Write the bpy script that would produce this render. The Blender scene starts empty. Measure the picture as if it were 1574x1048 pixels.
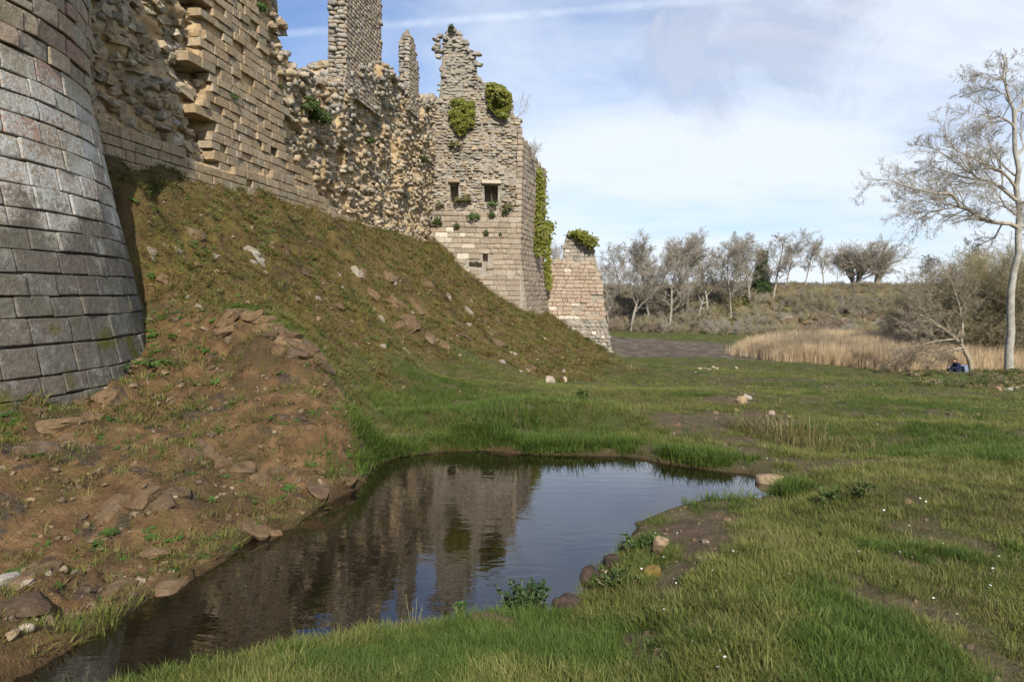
import bpy, bmesh, math, random
import numpy as np
from mathutils import Vector, Matrix, Euler

random.seed(7)
rng = np.random.default_rng(7)
SC = bpy.context.scene
COL = SC.collection

# ------------------------------------------------------------------ camera
F_PX = 1049.0                      # focal length in photograph pixels (about 24 mm on full frame)
CX, CY = 787.0, 524.0
PITCH = math.atan(73.0 / F_PX)
ROLL = math.radians(0.9)
CAM = np.array([0.0, 0.0, 2.0])
FWD = np.array([0, math.cos(PITCH), -math.sin(PITCH)])
U0 = np.array([0, math.sin(PITCH), math.cos(PITCH)])
R0 = np.array([1.0, 0, 0])
RGT = R0 * math.cos(ROLL) + U0 * math.sin(ROLL)
UPV = U0 * math.cos(ROLL) - R0 * math.sin(ROLL)
cam_d = bpy.data.cameras.new('camera')
cam_d.sensor_width = 36.0
cam_d.lens = 36.0 * F_PX / 1574.0
cam_d.clip_start = 0.05
cam_d.clip_end = 6000
cam = bpy.data.objects.new('camera', cam_d)
COL.objects.link(cam)
cam.matrix_world = Matrix(((RGT[0], UPV[0], -FWD[0], CAM[0]), (RGT[1], UPV[1], -FWD[1], CAM[1]),
                           (RGT[2], UPV[2], -FWD[2], CAM[2]), (0, 0, 0, 1)))
SC.camera = cam

# ------------------------------------------------------------------ light
SUN_EL = math.radians(37)
SUN_AZ = math.atan2(0.14, -0.99)          # clockwise from +Y
SUN_DIR = Vector((math.sin(SUN_AZ) * math.cos(SUN_EL), math.cos(SUN_AZ) * math.cos(SUN_EL), math.sin(SUN_EL)))
sun_d = bpy.data.lights.new('sun', 'SUN')
sun_d.energy = 4.5
sun_d.angle = math.radians(0.6)
sun_d.color = (1.0, 0.93, 0.82)
sun = bpy.data.objects.new('sun', sun_d)
COL.objects.link(sun)
sun.location = (10, -20, 40)
sun.rotation_euler = SUN_DIR.to_track_quat('Z', 'Y').to_euler()

W = bpy.data.worlds.new('World')
SC.world = W
W.use_nodes = True
def build_world():
    nt = W.node_tree; nd = nt.nodes; lk = nt.links
    nd.clear()
    out = nd.new('ShaderNodeOutputWorld'); bg = nd.new('ShaderNodeBackground')
    sky = nd.new('ShaderNodeTexSky'); sky.sky_type = 'NISHITA'; sky.sun_disc = False
    sky.sun_elevation = SUN_EL; sky.sun_rotation = SUN_AZ
    sky.air_density = 1.0; sky.dust_density = 0.8; sky.ozone_density = 2.0
    geo = nd.new('ShaderNodeTexCoord')
    sep = nd.new('ShaderNodeSeparateXYZ'); lk.new(geo.outputs['Generated'], sep.inputs[0])
    def M(op, a, b=None, c=None, clamp=False):
        n = nd.new('ShaderNodeMath'); n.operation = op; n.use_clamp = clamp
        for i, v in enumerate((a, b, c)):
            if v is None: continue
            if isinstance(v, (int, float)): n.inputs[i].default_value = v
            else: lk.new(v, n.inputs[i])
        return n.outputs[0]
    X, Y, Z = sep.outputs
    zc = M('MAXIMUM', Z, 0.0)
    den = M('ADD', zc, 0.16)
    cmb = nd.new('ShaderNodeCombineXYZ')
    lk.new(M('DIVIDE', X, den), cmb.inputs[0]); lk.new(M('DIVIDE', Y, den), cmb.inputs[1])
    def noise(vec, sc, det=6, rough=.55, dist=0.0, off=(0, 0, 0), scl=(1, 1, 1)):
        mp = nd.new('ShaderNodeMapping'); lk.new(vec, mp.inputs[0])
        mp.inputs['Location'].default_value = off; mp.inputs['Scale'].default_value = scl
        n = nd.new('ShaderNodeTexNoise'); lk.new(mp.outputs[0], n.inputs['Vector'])
        n.inputs['Scale'].default_value = sc; n.inputs['Detail'].default_value = det
        n.inputs['Roughness'].default_value = rough; n.inputs['Distortion'].default_value = dist
        return n.outputs['Fac']
    def sstep(v, a, b):
        n = nd.new('ShaderNodeMapRange'); n.interpolation_type = 'SMOOTHSTEP'
        lk.new(v, n.inputs['Value'])
        n.inputs['From Min'].default_value = a; n.inputs['From Max'].default_value = b
        return n.outputs[0]
    veil = noise(cmb.outputs[0], 0.55, 7, .5, .3, (3.1, 1.7, 0), (0.85, 1.3, 1))
    wisp = noise(cmb.outputs[0], 1.9, 8, .58, .8, (0.4, 5.2, 0), (0.8, 1.2, 1))
    # thin high cloud: thicker towards +X and towards the horizon, torn by the noise
    side = sstep(X, -0.45, 0.30)
    low = sstep(Z, 0.62, 0.03)
    cover = M('ADD', M('MULTIPLY', veil, 0.85), M('MULTIPLY', wisp, 0.35))
    cover = M('ADD', cover, M('MULTIPLY', side, 0.34))
    cover = M('ADD', cover, M('MULTIPLY', low, 0.20))
    cl = sstep(cover, 0.68, 1.16)
    # soft grey undersides
    gry = noise(cmb.outputs[0], 1.15, 6, .5, .4, (CLOUD_OFF[0], CLOUD_OFF[1], 0), (0.8, 1.25, 1))
    gmask = sstep(gry, 0.56, 0.72)
    ccol = nd.new('ShaderNodeMix'); ccol.data_type = 'RGBA'
    lk.new(M('MULTIPLY', gmask, 0.75), ccol.inputs['Factor'])
    ccol.inputs['A'].default_value = (7.1, 7.65, 8.4, 1); ccol.inputs['B'].default_value = (5.3, 5.55, 6.25, 1)
    mix = nd.new('ShaderNodeMix'); mix.data_type = 'RGBA'
    # the one heavier cloud in view
    dv = nd.new('ShaderNodeVectorMath'); dv.operation = 'SUBTRACT'; lk.new(geo.outputs['Generated'], dv.inputs[0]); dv.inputs[1].default_value = tuple(pixdir(1125, 95))
    dm = nd.new('ShaderNodeVectorMath'); dm.operation = 'MULTIPLY'; lk.new(dv.outputs[0], dm.inputs[0]); dm.inputs[1].default_value = (1.0, 1.0, 1.9)
    dl = nd.new('ShaderNodeVectorMath'); dl.operation = 'LENGTH'; lk.new(dm.outputs[0], dl.inputs[0])
    puff = noise(geo.outputs['Generated'], 6.5, 9, .66, .5)
    cloud1 = sstep(M('ADD', dl.outputs['Value'], M('MULTIPLY', M('SUBTRACT', puff, .5), .62)), .19, .03)
    gmask = M('MAXIMUM', M('MULTIPLY', gmask, .55), cloud1)
    lk.new(M('MULTIPLY', gmask, 0.8), ccol.inputs['Factor'])
    cl2 = M('MAXIMUM', M('MULTIPLY', cl, 0.94), M('MULTIPLY', gmask, M('MULTIPLY', sstep(X, -0.35, 0.05), 0.72)))
    lk.new(cl2, mix.inputs['Factor'])
    tint = nd.new('ShaderNodeMix'); tint.data_type = 'RGBA'; tint.blend_type = 'MULTIPLY'
    tint.inputs['Factor'].default_value = 1.0
    lk.new(sky.outputs[0], tint.inputs['A']); tint.inputs['B'].default_value = SKY_TINT
    lk.new(tint.outputs['Result'], mix.inputs['A']); lk.new(ccol.outputs['Result'], mix.inputs['B'])
    # vapour trail: the great circle through two directions seen in the photograph
    d1, d2 = pixdir(560, 42), pixdir(1040, 4)
    n = np.cross(d1, d2); n /= np.linalg.norm(n)
    dot = nd.new('ShaderNodeVectorMath'); dot.operation = 'DOT_PRODUCT'
    wob = noise(geo.outputs['Generated'], 9, 3, .6)
    lk.new(geo.outputs['Generated'], dot.inputs[0]); dot.inputs[1].default_value = tuple(n)
    dist = M('ABSOLUTE', M('ADD', dot.outputs['Value'], M('MULTIPLY', M('SUBTRACT', wob, .5), 0.012)))
    trail = M('MULTIPLY', sstep(dist, 0.0075, 0.0005), sstep(Y, 0.15, 0.4))
    trail = M('MULTIPLY', trail, M('ADD', M('MULTIPLY', noise(geo.outputs['Generated'], 40, 3, .7), 0.9), -0.1))
    mix2 = nd.new('ShaderNodeMix'); mix2.data_type = 'RGBA'
    lk.new(M('MULTIPLY', trail, 0.5, clamp=True), mix2.inputs['Factor'])
    lk.new(mix.outputs['Result'], mix2.inputs['A']); mix2.inputs['B'].default_value = (9.0, 9.5, 10.2, 1)
    lk.new(mix2.outputs['Result'], bg.inputs['Color'])
    bg.inputs['Strength'].default_value = SKY_STRENGTH
    lk.new(bg.outputs[0], out.inputs[0])
SKY_STRENGTH = 0.095
SKY_TINT = (0.78, 0.95, 1.2, 1)
CLOUD_OFF = (0.0, 0.0)
def pixdir(px, py):
    d = FWD + RGT * (px - CX) / F_PX - UPV * (py - CY) / F_PX
    return d / np.linalg.norm(d)
build_world()
SC.view_settings.view_transform = 'Standard'
SC.view_settings.look = 'None'
SC.view_settings.gamma = 1.0
SC.view_settings.exposure = 0.45
SC.render.engine = 'CYCLES'
SC.cycles.max_bounces = 5
SC.cycles.diffuse_bounces = 3
SC.cycles.glossy_bounces = 2
SC.cycles.transmission_bounces = 3
SC.cycles.transparent_max_bounces = 8
SC.cycles.caustics_reflective = False
SC.cycles.caustics_refractive = False

# ------------------------------------------------------------------ helpers
def pixY(px, py, Y):                       # measured pixel + distance -> point in the place
    d = FWD + RGT * (px - CX) / F_PX - UPV * (py - CY) / F_PX
    return CAM + d * (Y / d[1])
def pixZ(px, py, z):                       # measured pixel + height -> point in the place
    d = FWD + RGT * (px - CX) / F_PX - UPV * (py - CY) / F_PX
    return CAM + d * ((z - CAM[2]) / d[2])
def project(P):
    v = np.asarray(P, float) - CAM
    w = np.maximum(v @ FWD, 1e-3)
    return CX + F_PX * (v @ RGT) / w, CY - F_PX * (v @ UPV) / w, v @ FWD
def inpoly(x, y, poly):
    x = np.asarray(x, float); y = np.asarray(y, float)
    res = np.zeros(x.shape, bool); n = len(poly)
    for i in range(n):
        x0, y0 = poly[i]; x1, y1 = poly[(i + 1) % n]
        if y0 == y1: continue
        c = ((y0 > y) != (y1 > y)) & (x < (x1 - x0) * (y - y0) / (y1 - y0) + x0)
        res ^= c
    return res
def polydist(x, y, poly):                  # signed distance to a closed polygon, inside positive
    x = np.asarray(x, float); y = np.asarray(y, float)
    best = np.full(x.shape, 1e9); n = len(poly)
    for i in range(n):
        ax, ay = poly[i]; bx, by = poly[(i + 1) % n]
        dx, dy = bx - ax, by - ay
        t = np.clip(((x - ax) * dx + (y - ay) * dy) / (dx * dx + dy * dy + 1e-12), 0, 1)
        best = np.minimum(best, np.hypot(x - ax - t * dx, y - ay - t * dy))
    return np.where(inpoly(x, y, poly), best, -best)
def smooth(v, a, b):
    t = np.clip((np.asarray(v, float) - a) / (b - a), 0, 1)
    return t * t * (3 - 2 * t)
def _h(ix, iy, iz, s):
    h = (ix.astype(np.int64) * 374761393 + iy.astype(np.int64) * 668265263 + iz.astype(np.int64) * 2147483647 + s * 974711) & 0xffffffff
    h = ((h ^ (h >> 13)) * 1274126177) & 0xffffffff
    h = ((h ^ (h >> 16)) * 2246822519) & 0xffffffff
    return ((h ^ (h >> 13)) & 0xffffff) / float(0xffffff)
def vnoise(x, y, z=0.0, s=0):
    x = np.asarray(x, float); y = np.asarray(y, float) + 0 * x; z = np.asarray(z, float) + 0 * x
    ix, iy, iz = np.floor(x), np.floor(y), np.floor(z)
    fx, fy, fz = x - ix, y - iy, z - iz
    fx, fy, fz = [f * f * (3 - 2 * f) for f in (fx, fy, fz)]
    r = 0
    for a in (0, 1):
        for b in (0, 1):
            for c in (0, 1):
                w = (fx if a else 1 - fx) * (fy if b else 1 - fy) * (fz if c else 1 - fz)
                r = r + w * _h(ix + a, iy + b, iz + c, s)
    return r * 2 - 1
def fbm(x, y, z=0.0, oct=4, s=0, gain=.5):
    r = 0; a = 1.0; k = 1.0
    for o in range(oct):
        r = r + a * vnoise(np.asarray(x) * k, np.asarray(y) * k, np.asarray(z) * k, s + o * 17)
        a *= gain; k *= 2.03
    return r
def mesh(name, V, Fc, mat=None, smooth_=False, attrs=None):
    me = bpy.data.meshes.new(name)
    V = np.asarray(V, np.float32).reshape(-1, 3)
    if isinstance(Fc, np.ndarray):
        n, k = Fc.shape
        me.vertices.add(len(V)); me.vertices.foreach_set('co', V.ravel())
        me.loops.add(n * k); me.loops.foreach_set('vertex_index', Fc.astype(np.int32).ravel())
        me.polygons.add(n)
        me.polygons.foreach_set('loop_start', np.arange(0, n * k, k, dtype=np.int32))
        me.update(calc_edges=True)
        me.validate()
    else:
        me.from_pydata(V.tolist(), [], Fc)
    if smooth_:
        me.polygons.foreach_set('use_smooth', np.ones(len(me.polygons), bool))
    for k, a in (attrs or {}).items():
        at = me.attributes.new(k, 'FLOAT', 'POINT'); at.data.foreach_set('value', np.asarray(a, np.float32))
    if mat: me.materials.append(mat)
    return me
def obj(name, me, parent=None, label=None, cat=None, group=None, kind=None):
    o = bpy.data.objects.new(name, me); COL.objects.link(o)
    if parent is not None: o.parent = parent
    if label: o['label'] = label
    if cat: o['category'] = cat
    if group: o['group'] = group
    if kind: o['kind'] = kind
    return o
def thing(name, label, cat, loc=(0, 0, 0), group=None):
    o = obj(name, None, None, label, cat, group)
    o.location = loc; o.empty_display_size = .3; o['kind'] = 'thing'
    return o
def pobj(name, me, parent, kind=None):       # a part whose mesh is given in world coordinates
    o = obj(name, me, parent, kind=kind)
    o.matrix_parent_inverse = Matrix.Translation(-Vector(parent.location))
    return o

# ------------------------------------------------------------------ material helpers
class NT:
    def __init__(s, name):
        s.m = bpy.data.materials.new(name); s.m.use_nodes = True
        s.t = s.m.node_tree; s.n = s.t.nodes; s.l = s.t.links
        s.n.clear()
        s.out = s.n.new('ShaderNodeOutputMaterial')
        s.b = s.n.new('ShaderNodeBsdfPrincipled')
        s.l.new(s.b.outputs[0], s.out.inputs[0])
        s.b.inputs['Specular IOR Level'].default_value = 0.25
        s.pos = s.n.new('ShaderNodeNewGeometry').outputs['Position']
    def set(s, sock, v):
        if isinstance(v, (int, float)): sock.default_value = v
        elif isinstance(v, tuple): sock.default_value = v if len(v) == 4 or sock.type == 'VECTOR' else v + (1,)
        else: s.l.new(v, sock)
    def math(s, op, a, b=0.0, clamp=False):
        n = s.n.new('ShaderNodeMath'); n.operation = op; n.use_clamp = clamp
        s.set(n.inputs[0], a); s.set(n.inputs[1], b); return n.outputs[0]
    def noise(s, sc, det=4, rough=.55, vec=None, scl=None, dist=0.0):
        n = s.n.new('ShaderNodeTexNoise')
        v = vec or s.pos
        if scl:
            mp = s.n.new('ShaderNodeMapping'); s.l.new(v, mp.inputs[0]); mp.inputs['Scale'].default_value = scl; v = mp.outputs[0]
        s.l.new(v, n.inputs['Vector'])
        n.inputs['Scale'].default_value = sc; n.inputs['Detail'].default_value = det
        n.inputs['Roughness'].default_value = rough; n.inputs['Distortion'].default_value = dist
        return n.outputs['Fac']
    def voro(s, sc, feat='F1', vec=None):
        n = s.n.new('ShaderNodeTexVoronoi'); n.feature = feat
        s.l.new(vec or s.pos, n.inputs['Vector']); n.inputs['Scale'].default_value = sc
        return n.outputs['Distance']
    def ss(s, v, a, b):
        n = s.n.new('ShaderNodeMapRange'); n.interpolation_type = 'SMOOTHSTEP'
        s.set(n.inputs['Value'], v); n.inputs['From Min'].default_value = a; n.inputs['From Max'].default_value = b
        return n.outputs[0]
    def mix(s, f, a, b, mode='MIX'):
        n = s.n.new('ShaderNodeMix'); n.data_type = 'RGBA'; n.blend_type = mode
        s.set(n.inputs['Factor'], f); s.set(n.inputs['A'], a); s.set(n.inputs['B'], b)
        return n.outputs['Result']
    def ramp(s, v, stops, interp='LINEAR'):
        n = s.n.new('ShaderNodeValToRGB'); n.color_ramp.interpolation = interp
        s.set(n.inputs[0], v)
        e = n.color_ramp.elements
        while len(e) < len(stops): e.new(0.5)
        for k, (p, c) in zip(e, stops): k.position = p; k.color = c + (1,) if len(c) == 3 else c
        return n.outputs[0]
    def attr(s, name):
        n = s.n.new('ShaderNodeAttribute'); n.attribute_name = name; return n.outputs['Fac']
    def rnd(s):
        return s.n.new('ShaderNodeObjectInfo').outputs['Random']
    def bump(s, h, dist=.02, strength=1.0):
        n = s.n.new('ShaderNodeBump'); n.inputs['Distance'].default_value = dist; n.inputs['Strength'].default_value = strength
        s.set(n.inputs['Height'], h); s.l.new(n.outputs[0], s.b.inputs['Normal'])
    def done(s, col, rough=.9):
        s.set(s.b.inputs['Base Color'], col); s.set(s.b.inputs['Roughness'], rough); return s.m
# ------------------------------------------------------------------ castle plan (needed by the ground)
TOWER_C = np.array([-9.7, 8.48])                 # round tower axis
def tower_r(z):                                  # battered foot below about 4.6 m
    z = np.asarray(z, float)
    return 3.88 + np.clip(4.75 - z, 0, None) ** 1.15 * 0.165
WALL_A, WALL_B = -8.58, 0.136                    # curtain wall: X = A + B * Y
WT = np.array([WALL_B, 1.0]) / math.hypot(WALL_B, 1)
WN = np.array([WT[1], -WT[0]])
def wallpix(px, py):                             # measured pixel on the curtain wall's face
    d = FWD + RGT * (px - CX) / F_PX - UPV * (py - CY) / F_PX
    t = WALL_A / (d[0] - WALL_B * d[1])
    return CAM + d * t

# ------------------------------------------------------------------ the ground
POND_PX = [(-100, 1110), (20, 1044), (100, 1003), (180, 957), (250, 909), (330, 873), (390, 828), (450, 813), (500, 774), (560, 744), (576, 716),
           (620, 701), (680, 694), (750, 692), (830, 699), (900, 700), (960, 701), (1010, 710), (1080, 721), (1150, 729), (1180, 738),
           (1208, 749), (1180, 768), (1100, 770), (1058, 775), (1018, 788), (982, 803), (966, 828), (942, 858), (912, 880), (903, 900),
           (882, 925), (862, 950), (820, 951), (750, 950), (700, 960), (650, 968), (600, 974), (540, 982), (480, 994), (420, 1010),
           (330, 1030), (250, 1048), (170, 1068), (60, 1100)]
POND = [tuple(pixZ(x, y, 0.0)[:2]) for x, y in POND_PX]
CP = []
def cpY(*pts):
    for x, y, Y in pts: CP.append(pixY(x, y, Y))
def cpZ(*pts):
    for x, y, z in pts: CP.append(pixZ(x, y, z))
def cpW(*pts):
    for p in pts: CP.append(np.array(p, float))
for x, y in POND: CP.append(np.array([x, y, 0.0]))
# pond bottom
cpZ((350, 930, -.38), (480, 880, -.5), (600, 830, -.6), (700, 770, -.6), (760, 850, -.6), (850, 760, -.55), (960, 740, -.45), (1060, 742, -.3), (620, 740, -.45), (880, 830, -.45), (1140, 746, -.2), (680, 900, -.45), (800, 890, -.4), (540, 920, -.4))
# near bank: crest hides the near waterline
cpZ((868, 968, .08), (800, 972, .09), (740, 972, .10), (690, 985, .07), (600, 998, .06), (520, 1006, .06), (440, 1026, .06), (340, 1052, .06), (250, 1074, .06), (905, 952, .10), (920, 925, .10), (940, 895, .10), (985, 862, .12), (1005, 825, .12), (1040, 806, .09), (1090, 790, .05), (1160, 785, .04), (1215, 772, .05))
cpY((700, 1030, 3.15), (1000, 1000, 3.25), (300, 1100, 2.75), (1100, 850, 4.55), (1090, 800, 5.5), (1300, 900, 3.8), (1574, 900, 3.9), (1400, 800, 5.0), (1300, 750, 6.1), (1574, 1048, 2.95), (1200, 1000, 3.0), (1180, 810, 5.35))
cpW((0, 0, .4), (3, -1, .45), (-3, 0.5, .38), (0, -6, .5), (8, -6, .6), (-6, -3, .5), (-5, 1.2, .3), (9, 2, .45), (14, 4, .4), (-12, -6, .8), (25, -5, .5), (-30, -10, 1.0), (0, -25, .8), (30, -30, .8), (-30, -40, 1.0))
# far bank of the pond
cpY((1150, 712, 8.15), (1205, 722, 7.8), (1250, 740, 7.0), (1245, 765, 6.5))
cpY((640, 640, 9.9), (700, 640, 9.9), (800, 645, 9.4), (800, 620, 11.4), (900, 625, 12.0), (900, 660, 9.4), (1000, 600, 14.8), (1000, 660, 9.7), (1100, 640, 11.5), (1100, 690, 9.1), (1200, 700, 8.35), (1300, 650, 12.6), (1300, 700, 8.8), (1500, 700, 7.5), (1400, 650, 10.5), (1500, 640, 12.5), (1500, 620, 15.6), (1300, 620, 14.3), (1200, 620, 14.0), (1200, 580, 22), (1300, 588, 21.5), (1100, 600, 16.5), (1480, 598, 20.5), (1574, 606, 18.5), (1440, 586, 26), (1574, 584, 26.5), (1100, 572, 26), (1000, 562, 28.5))
# left bank and mound up to the round tower
cpY((0, 1000, 3.35), (0, 900, 4.3), (100, 900, 4.6), (0, 760, 5.5), (130, 760, 5.7), (250, 780, 5.5), (330, 740, 6.1), (200, 850, 5.0), (420, 740, 6.5), (300, 680, 6.7), (150, 660, 6.8), (480, 740, 6.8), (0, 640, 6.9), (-120, 660, 6.3), (100, 598, 7.9), (0, 606, 7.2), (160, 585, 8.6), (215, 562, 9.2), (220, 600, 8.4), (330, 610, 7.8), (430, 650, 7.3), (420, 590, 8.2), (510, 690, 7.2), (535, 720, 7.15), (545, 655, 7.65), (500, 590, 8.3), (515, 640, 7.6), (470, 545, 8.8), (420, 505, 9.3), (360, 478, 9.8), (345, 520, 9.4), (380, 545, 8.9), (300, 560, 8.7), (250, 545, 9.6))
cpW((-7.4, 4.6, 1.0), (-5.0, 4.5, .55), (-5.2, 5.8, .75), (-7.5, 3.5, 1.1), (-9, 2.5, 1.4), (-14, 3, 2.0), (-9.7, 8.5, 1.4), (-13, 9, 2.5))
# behind the mound: a little gully, then the slope under the wall
cpY((555, 640, 10.8), (575, 690, 8.55), (590, 655, 9.5), (530, 590, 11.6), (495, 540, 11.6), (440, 490, 11.8), (390, 455, 11.6), (330, 440, 11.2), (280, 430, 10.9), (235, 470, 10.6), (220, 400, 10.9), (200, 330, 11.0), (260, 350, 11.9), (330, 370, 13.0), (420, 400, 14.8), (500, 450, 15.5), (450, 440, 13.8), (570, 480, 17), (620, 430, 21), (540, 520, 14.2), (600, 530, 15.5), (560, 575, 13.0), (650, 480, 20.2), (640, 540, 16.5), (700, 470, 23.2), (690, 510, 20), (740, 500, 24.5), (720, 440, 27.0), (770, 480, 28.8), (800, 525, 25.0), (860, 545, 26.5), (830, 510, 29.5), (880, 525, 32), (905, 555, 28.5))
cpY((600, 600, 13.2), (660, 565, 16.3), (710, 543, 19.0), (760, 558, 19.6), (830, 583, 20.6), (900, 580, 24), (940, 575, 26.2), (940, 560, 34), (680, 590, 14.5), (760, 590, 15.5), (850, 610, 14.2))
for x, y in ((155, 243), (200, 252), (260, 265), (310, 275), (370, 287), (430, 307), (480, 324), (530, 338), (575, 352), (620, 362), (660, 371)):
    p = wallpix(x, y); CP.append(p); CP.append(p + np.array([-2.2 * WN[0], -2.2 * WN[1], .25]))
for x, y in ((672, 376), (700, 403), (740, 440), (775, 462), (803, 478)): CP.append(pixY(x, y, 34.0)); 
cpY((832, 488, 36.0), (850, 490, 39.5), (900, 522, 39.7), (935, 552, 39.5))
cpW((-2, 38, 3.5), (-6, 38, 5), (-8, 28, 4.8), (-10, 20, 4.8), (-11, 13, 4.8), (-14, 30, 5), (-14, 45, 4), (0, 46, .5), (5, 46, -1.5), (-6, 55, 1))
# far flat ground, with the low bank that half hides the seated person
cpW((19.2, 29.5, -1.12), (20.6, 29.5, -1.15), (20.2, 32.2, -1.7), (21.2, 33.2, -1.7), (22.4, 33.4, -1.7), (21.6, 35.5, -1.8), (22.2, 29.6, -1.12))
cpY((1000, 548, 38), (1100, 550, 38), (1250, 560, 34), (1480, 575, 32), (1574, 580, 30), (1000, 530, 49), (1200, 530, 52), (1400, 540, 45), (960, 520, 60), (1150, 518, 66))
cpW((20, 20, -.5), (28, 24, -1.0), (34, 34, -1.5), (30, 8, .1), (40, 60, -2.2), (60, 40, -1.4), (60, 10, 0), (60, 80, -2.6), (20, 80, -2.6), (5, 80, -2.6), (-15, 80, -1), (-40, 80, 2), (-40, 40, 4), (-40, 10, 3.5), (90, 30, -.5))
CP = np.array(CP)
MQ = 0.35
def _phi(r2): return np.sqrt(r2 + MQ * MQ)
_d2 = ((CP[:, None, :2] - CP[None, :, :2]) ** 2).sum(-1)
_n = len(CP)
_A = np.zeros((_n + 3, _n + 3))
_A[:_n, :_n] = _phi(_d2) - 0.004 * np.eye(_n)
_A[:_n, _n] = 1; _A[:_n, _n + 1:] = CP[:, :2]; _A[_n, :_n] = 1; _A[_n + 1:, :_n] = CP[:, :2].T
_w = np.linalg.lstsq(_A, np.concatenate([CP[:, 2], [0, 0, 0]]), rcond=None)[0]
def bluff_line(X):                              # distance at which the far bluff begins to rise
    return 84 + 3.5 * np.sin(X * 0.07 + 1.0) + 2 * np.sin(X * 0.19)
def ground_z(X, Y, detail=True):
    X = np.asarray(X, float); Y = np.asarray(Y, float)
    sh = X.shape; x = X.ravel(); y = Y.ravel(); out = np.empty(len(x))
    xc = np.clip(x, -60, 60); yc = np.clip(y, -40, 80)
    for i in range(0, len(x), 20000):
        a = xc[i:i + 20000]; b = yc[i:i + 20000]
        r2 = (a[:, None] - CP[None, :, 0]) ** 2 + (b[:, None] - CP[None, :, 1]) ** 2
        out[i:i + 20000] = _phi(r2) @ _w[:_n] + _w[_n] + a * _w[_n + 1] + b * _w[_n + 2]
    z = out
    far = smooth(y, 60, 80) * smooth(x, -12, 2)
    z = z * (1 - far) + far * (-2.5)
    bl = y - bluff_line(x)
    z = z + far * (smooth(bl, 0, 17) * (5.5 + 0.5 * vnoise(x * .06, y * .04, 0, 5)) + smooth(bl, -1, 4) * 0.5)
    pd = polydist(x, y, POND)
    near = (pd > -1.2)
    z = np.where(near, np.maximum(z, np.minimum(-pd * .75, .06)), z)
    z = np.where(pd > 0, -.02 - .5 * smooth(pd, -.1, .9) - .04 * fbm(x * 2, y * 2, 0, 3, 77), z)
    if detail:
        edge = smooth(np.abs(pd), 0.02, 0.35)
        dist = np.hypot(x, y)
        rough = 0.35 + 0.65 * ROUGH(x, y)
        z = z + edge * rough * (0.05 * fbm(x * .9, y * .9, 0, 3, 3) + 0.055 * (np.abs(fbm(x * 2.3 + .5 * y, y * 2.3, 0, 4, 9)) - .3) + .03 * np.abs(fbm(x * 7.5, y * 7.5, 0, 3, 11)))
        rk = edge * ROCKY(x, y)
        z = z + rk * (0.24 * np.abs(fbm(x * .8 + .4 * y, y * .7, 0, 4, 21)) - .09 + .05 * fbm(x * 2.6, y * 2.6, 0, 3, 23))
        rid = 1 - np.abs(fbm(x * 1.9 - .7 * y, y * 1.1 + .5 * x, 0, 4, 25))
        z = z + rk * .14 * (smooth(rid, .62, .95) - .35) * smooth(fbm(x * .5, y * .5, 0, 2, 27), -.2, .4)
        z = z + .13 * smooth(polydist(x, y, MUD), -.3, 1.0) * fbm(x * .55, y * 1.1, 0, 4, 29)
        z = z + 0.012 * fbm(x * 7, y * 7, 0, 2, 31) * (0.2 + 0.8 * edge)
    return z.reshape(sh)
# regions of the ground (measured outlines)
def region(pxs, Zs=None, Y=None):
    return [tuple((pixZ(a, b, Zs) if Zs is not None else pixY(a, b, Y))[:2]) for a, b in pxs]
BANK = [(-9, 1.5), tuple(pixZ(-60, 1080, 0)[:2])] + POND[1:10] + [tuple(pixY(563, 700, 7.6)[:2]), tuple(pixY(548, 650, 8.0)[:2]), tuple(pixY(500, 585, 8.7)[:2]), tuple(pixY(470, 540, 9.2)[:2]), tuple(pixY(350, 470, 10.2)[:2]), (-5.3, 10.6), (-6.3, 10.2), (-12, 8)]
SLOPE = [tuple(pixY(230, 540, 10.0)[:2]), tuple(pixY(350, 475, 10.2)[:2]), tuple(pixY(470, 545, 9.6)[:2]), tuple(pixY(545, 640, 9.5)[:2]), tuple(pixY(560, 600, 12.4)[:2]), tuple(pixY(640, 565, 15.9)[:2]), tuple(pixY(710, 540, 19.0)[:2]), tuple(pixY(770, 560, 19.8)[:2]), tuple(pixY(835, 586, 20.6)[:2]), tuple(pixY(945, 577, 26.3)[:2]), tuple(pixY(945, 545, 40)[:2]), (-6, 46), (-20, 46), (-20, 11)]
PATCH = region([(1010, 800), (1060, 775), (1110, 765), (1160, 790), (1150, 850), (1120, 890), (1075, 950), (1000, 965), (960, 950), (985, 900), (990, 860)], .17)
PATCH2 = region([(700, 958), (780, 938), (850, 955), (960, 952), (1000, 975), (900, 1000), (770, 1005), (700, 985)], .12)
PATHP = [tuple(pixY(a, b, c)[:2]) for a, b, c in ((1105, 575, 25), (1140, 575, 25), (1150, 610, 15), (1190, 640, 11.7), (1280, 680, 9.5), (1330, 705, 8.2), (1230, 700, 8.4), (1120, 680, 9.5), (1010, 675, 9.7), (1000, 640, 10.8), (1080, 620, 13.2), (1120, 605, 15.6))]
WORN = region([(1220, 890), (1330, 900), (1480, 910), (1574, 960), (1574, 1000), (1400, 960), (1280, 930)], .36)
MUD = [tuple(pixY(a, b, c)[:2]) for a, b, c in ((935, 548, 39), (1000, 546, 38.5), (1120, 549, 38), (1260, 556, 35.5), (1180, 545, 40), (1130, 535, 46), (1125, 526, 53), (1000, 521, 60), (925, 520, 62))]
def ROUGH(x, y): return np.maximum(smooth(polydist(x, y, SLOPE), -.5, .6), smooth(polydist(x, y, BANK), -.3, .4))
def ROCKY(x, y): return np.maximum(smooth(polydist(x, y, SLOPE), -.2, 1.0), .7 * smooth(polydist(x, y, BANK), -.2, .5))
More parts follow.
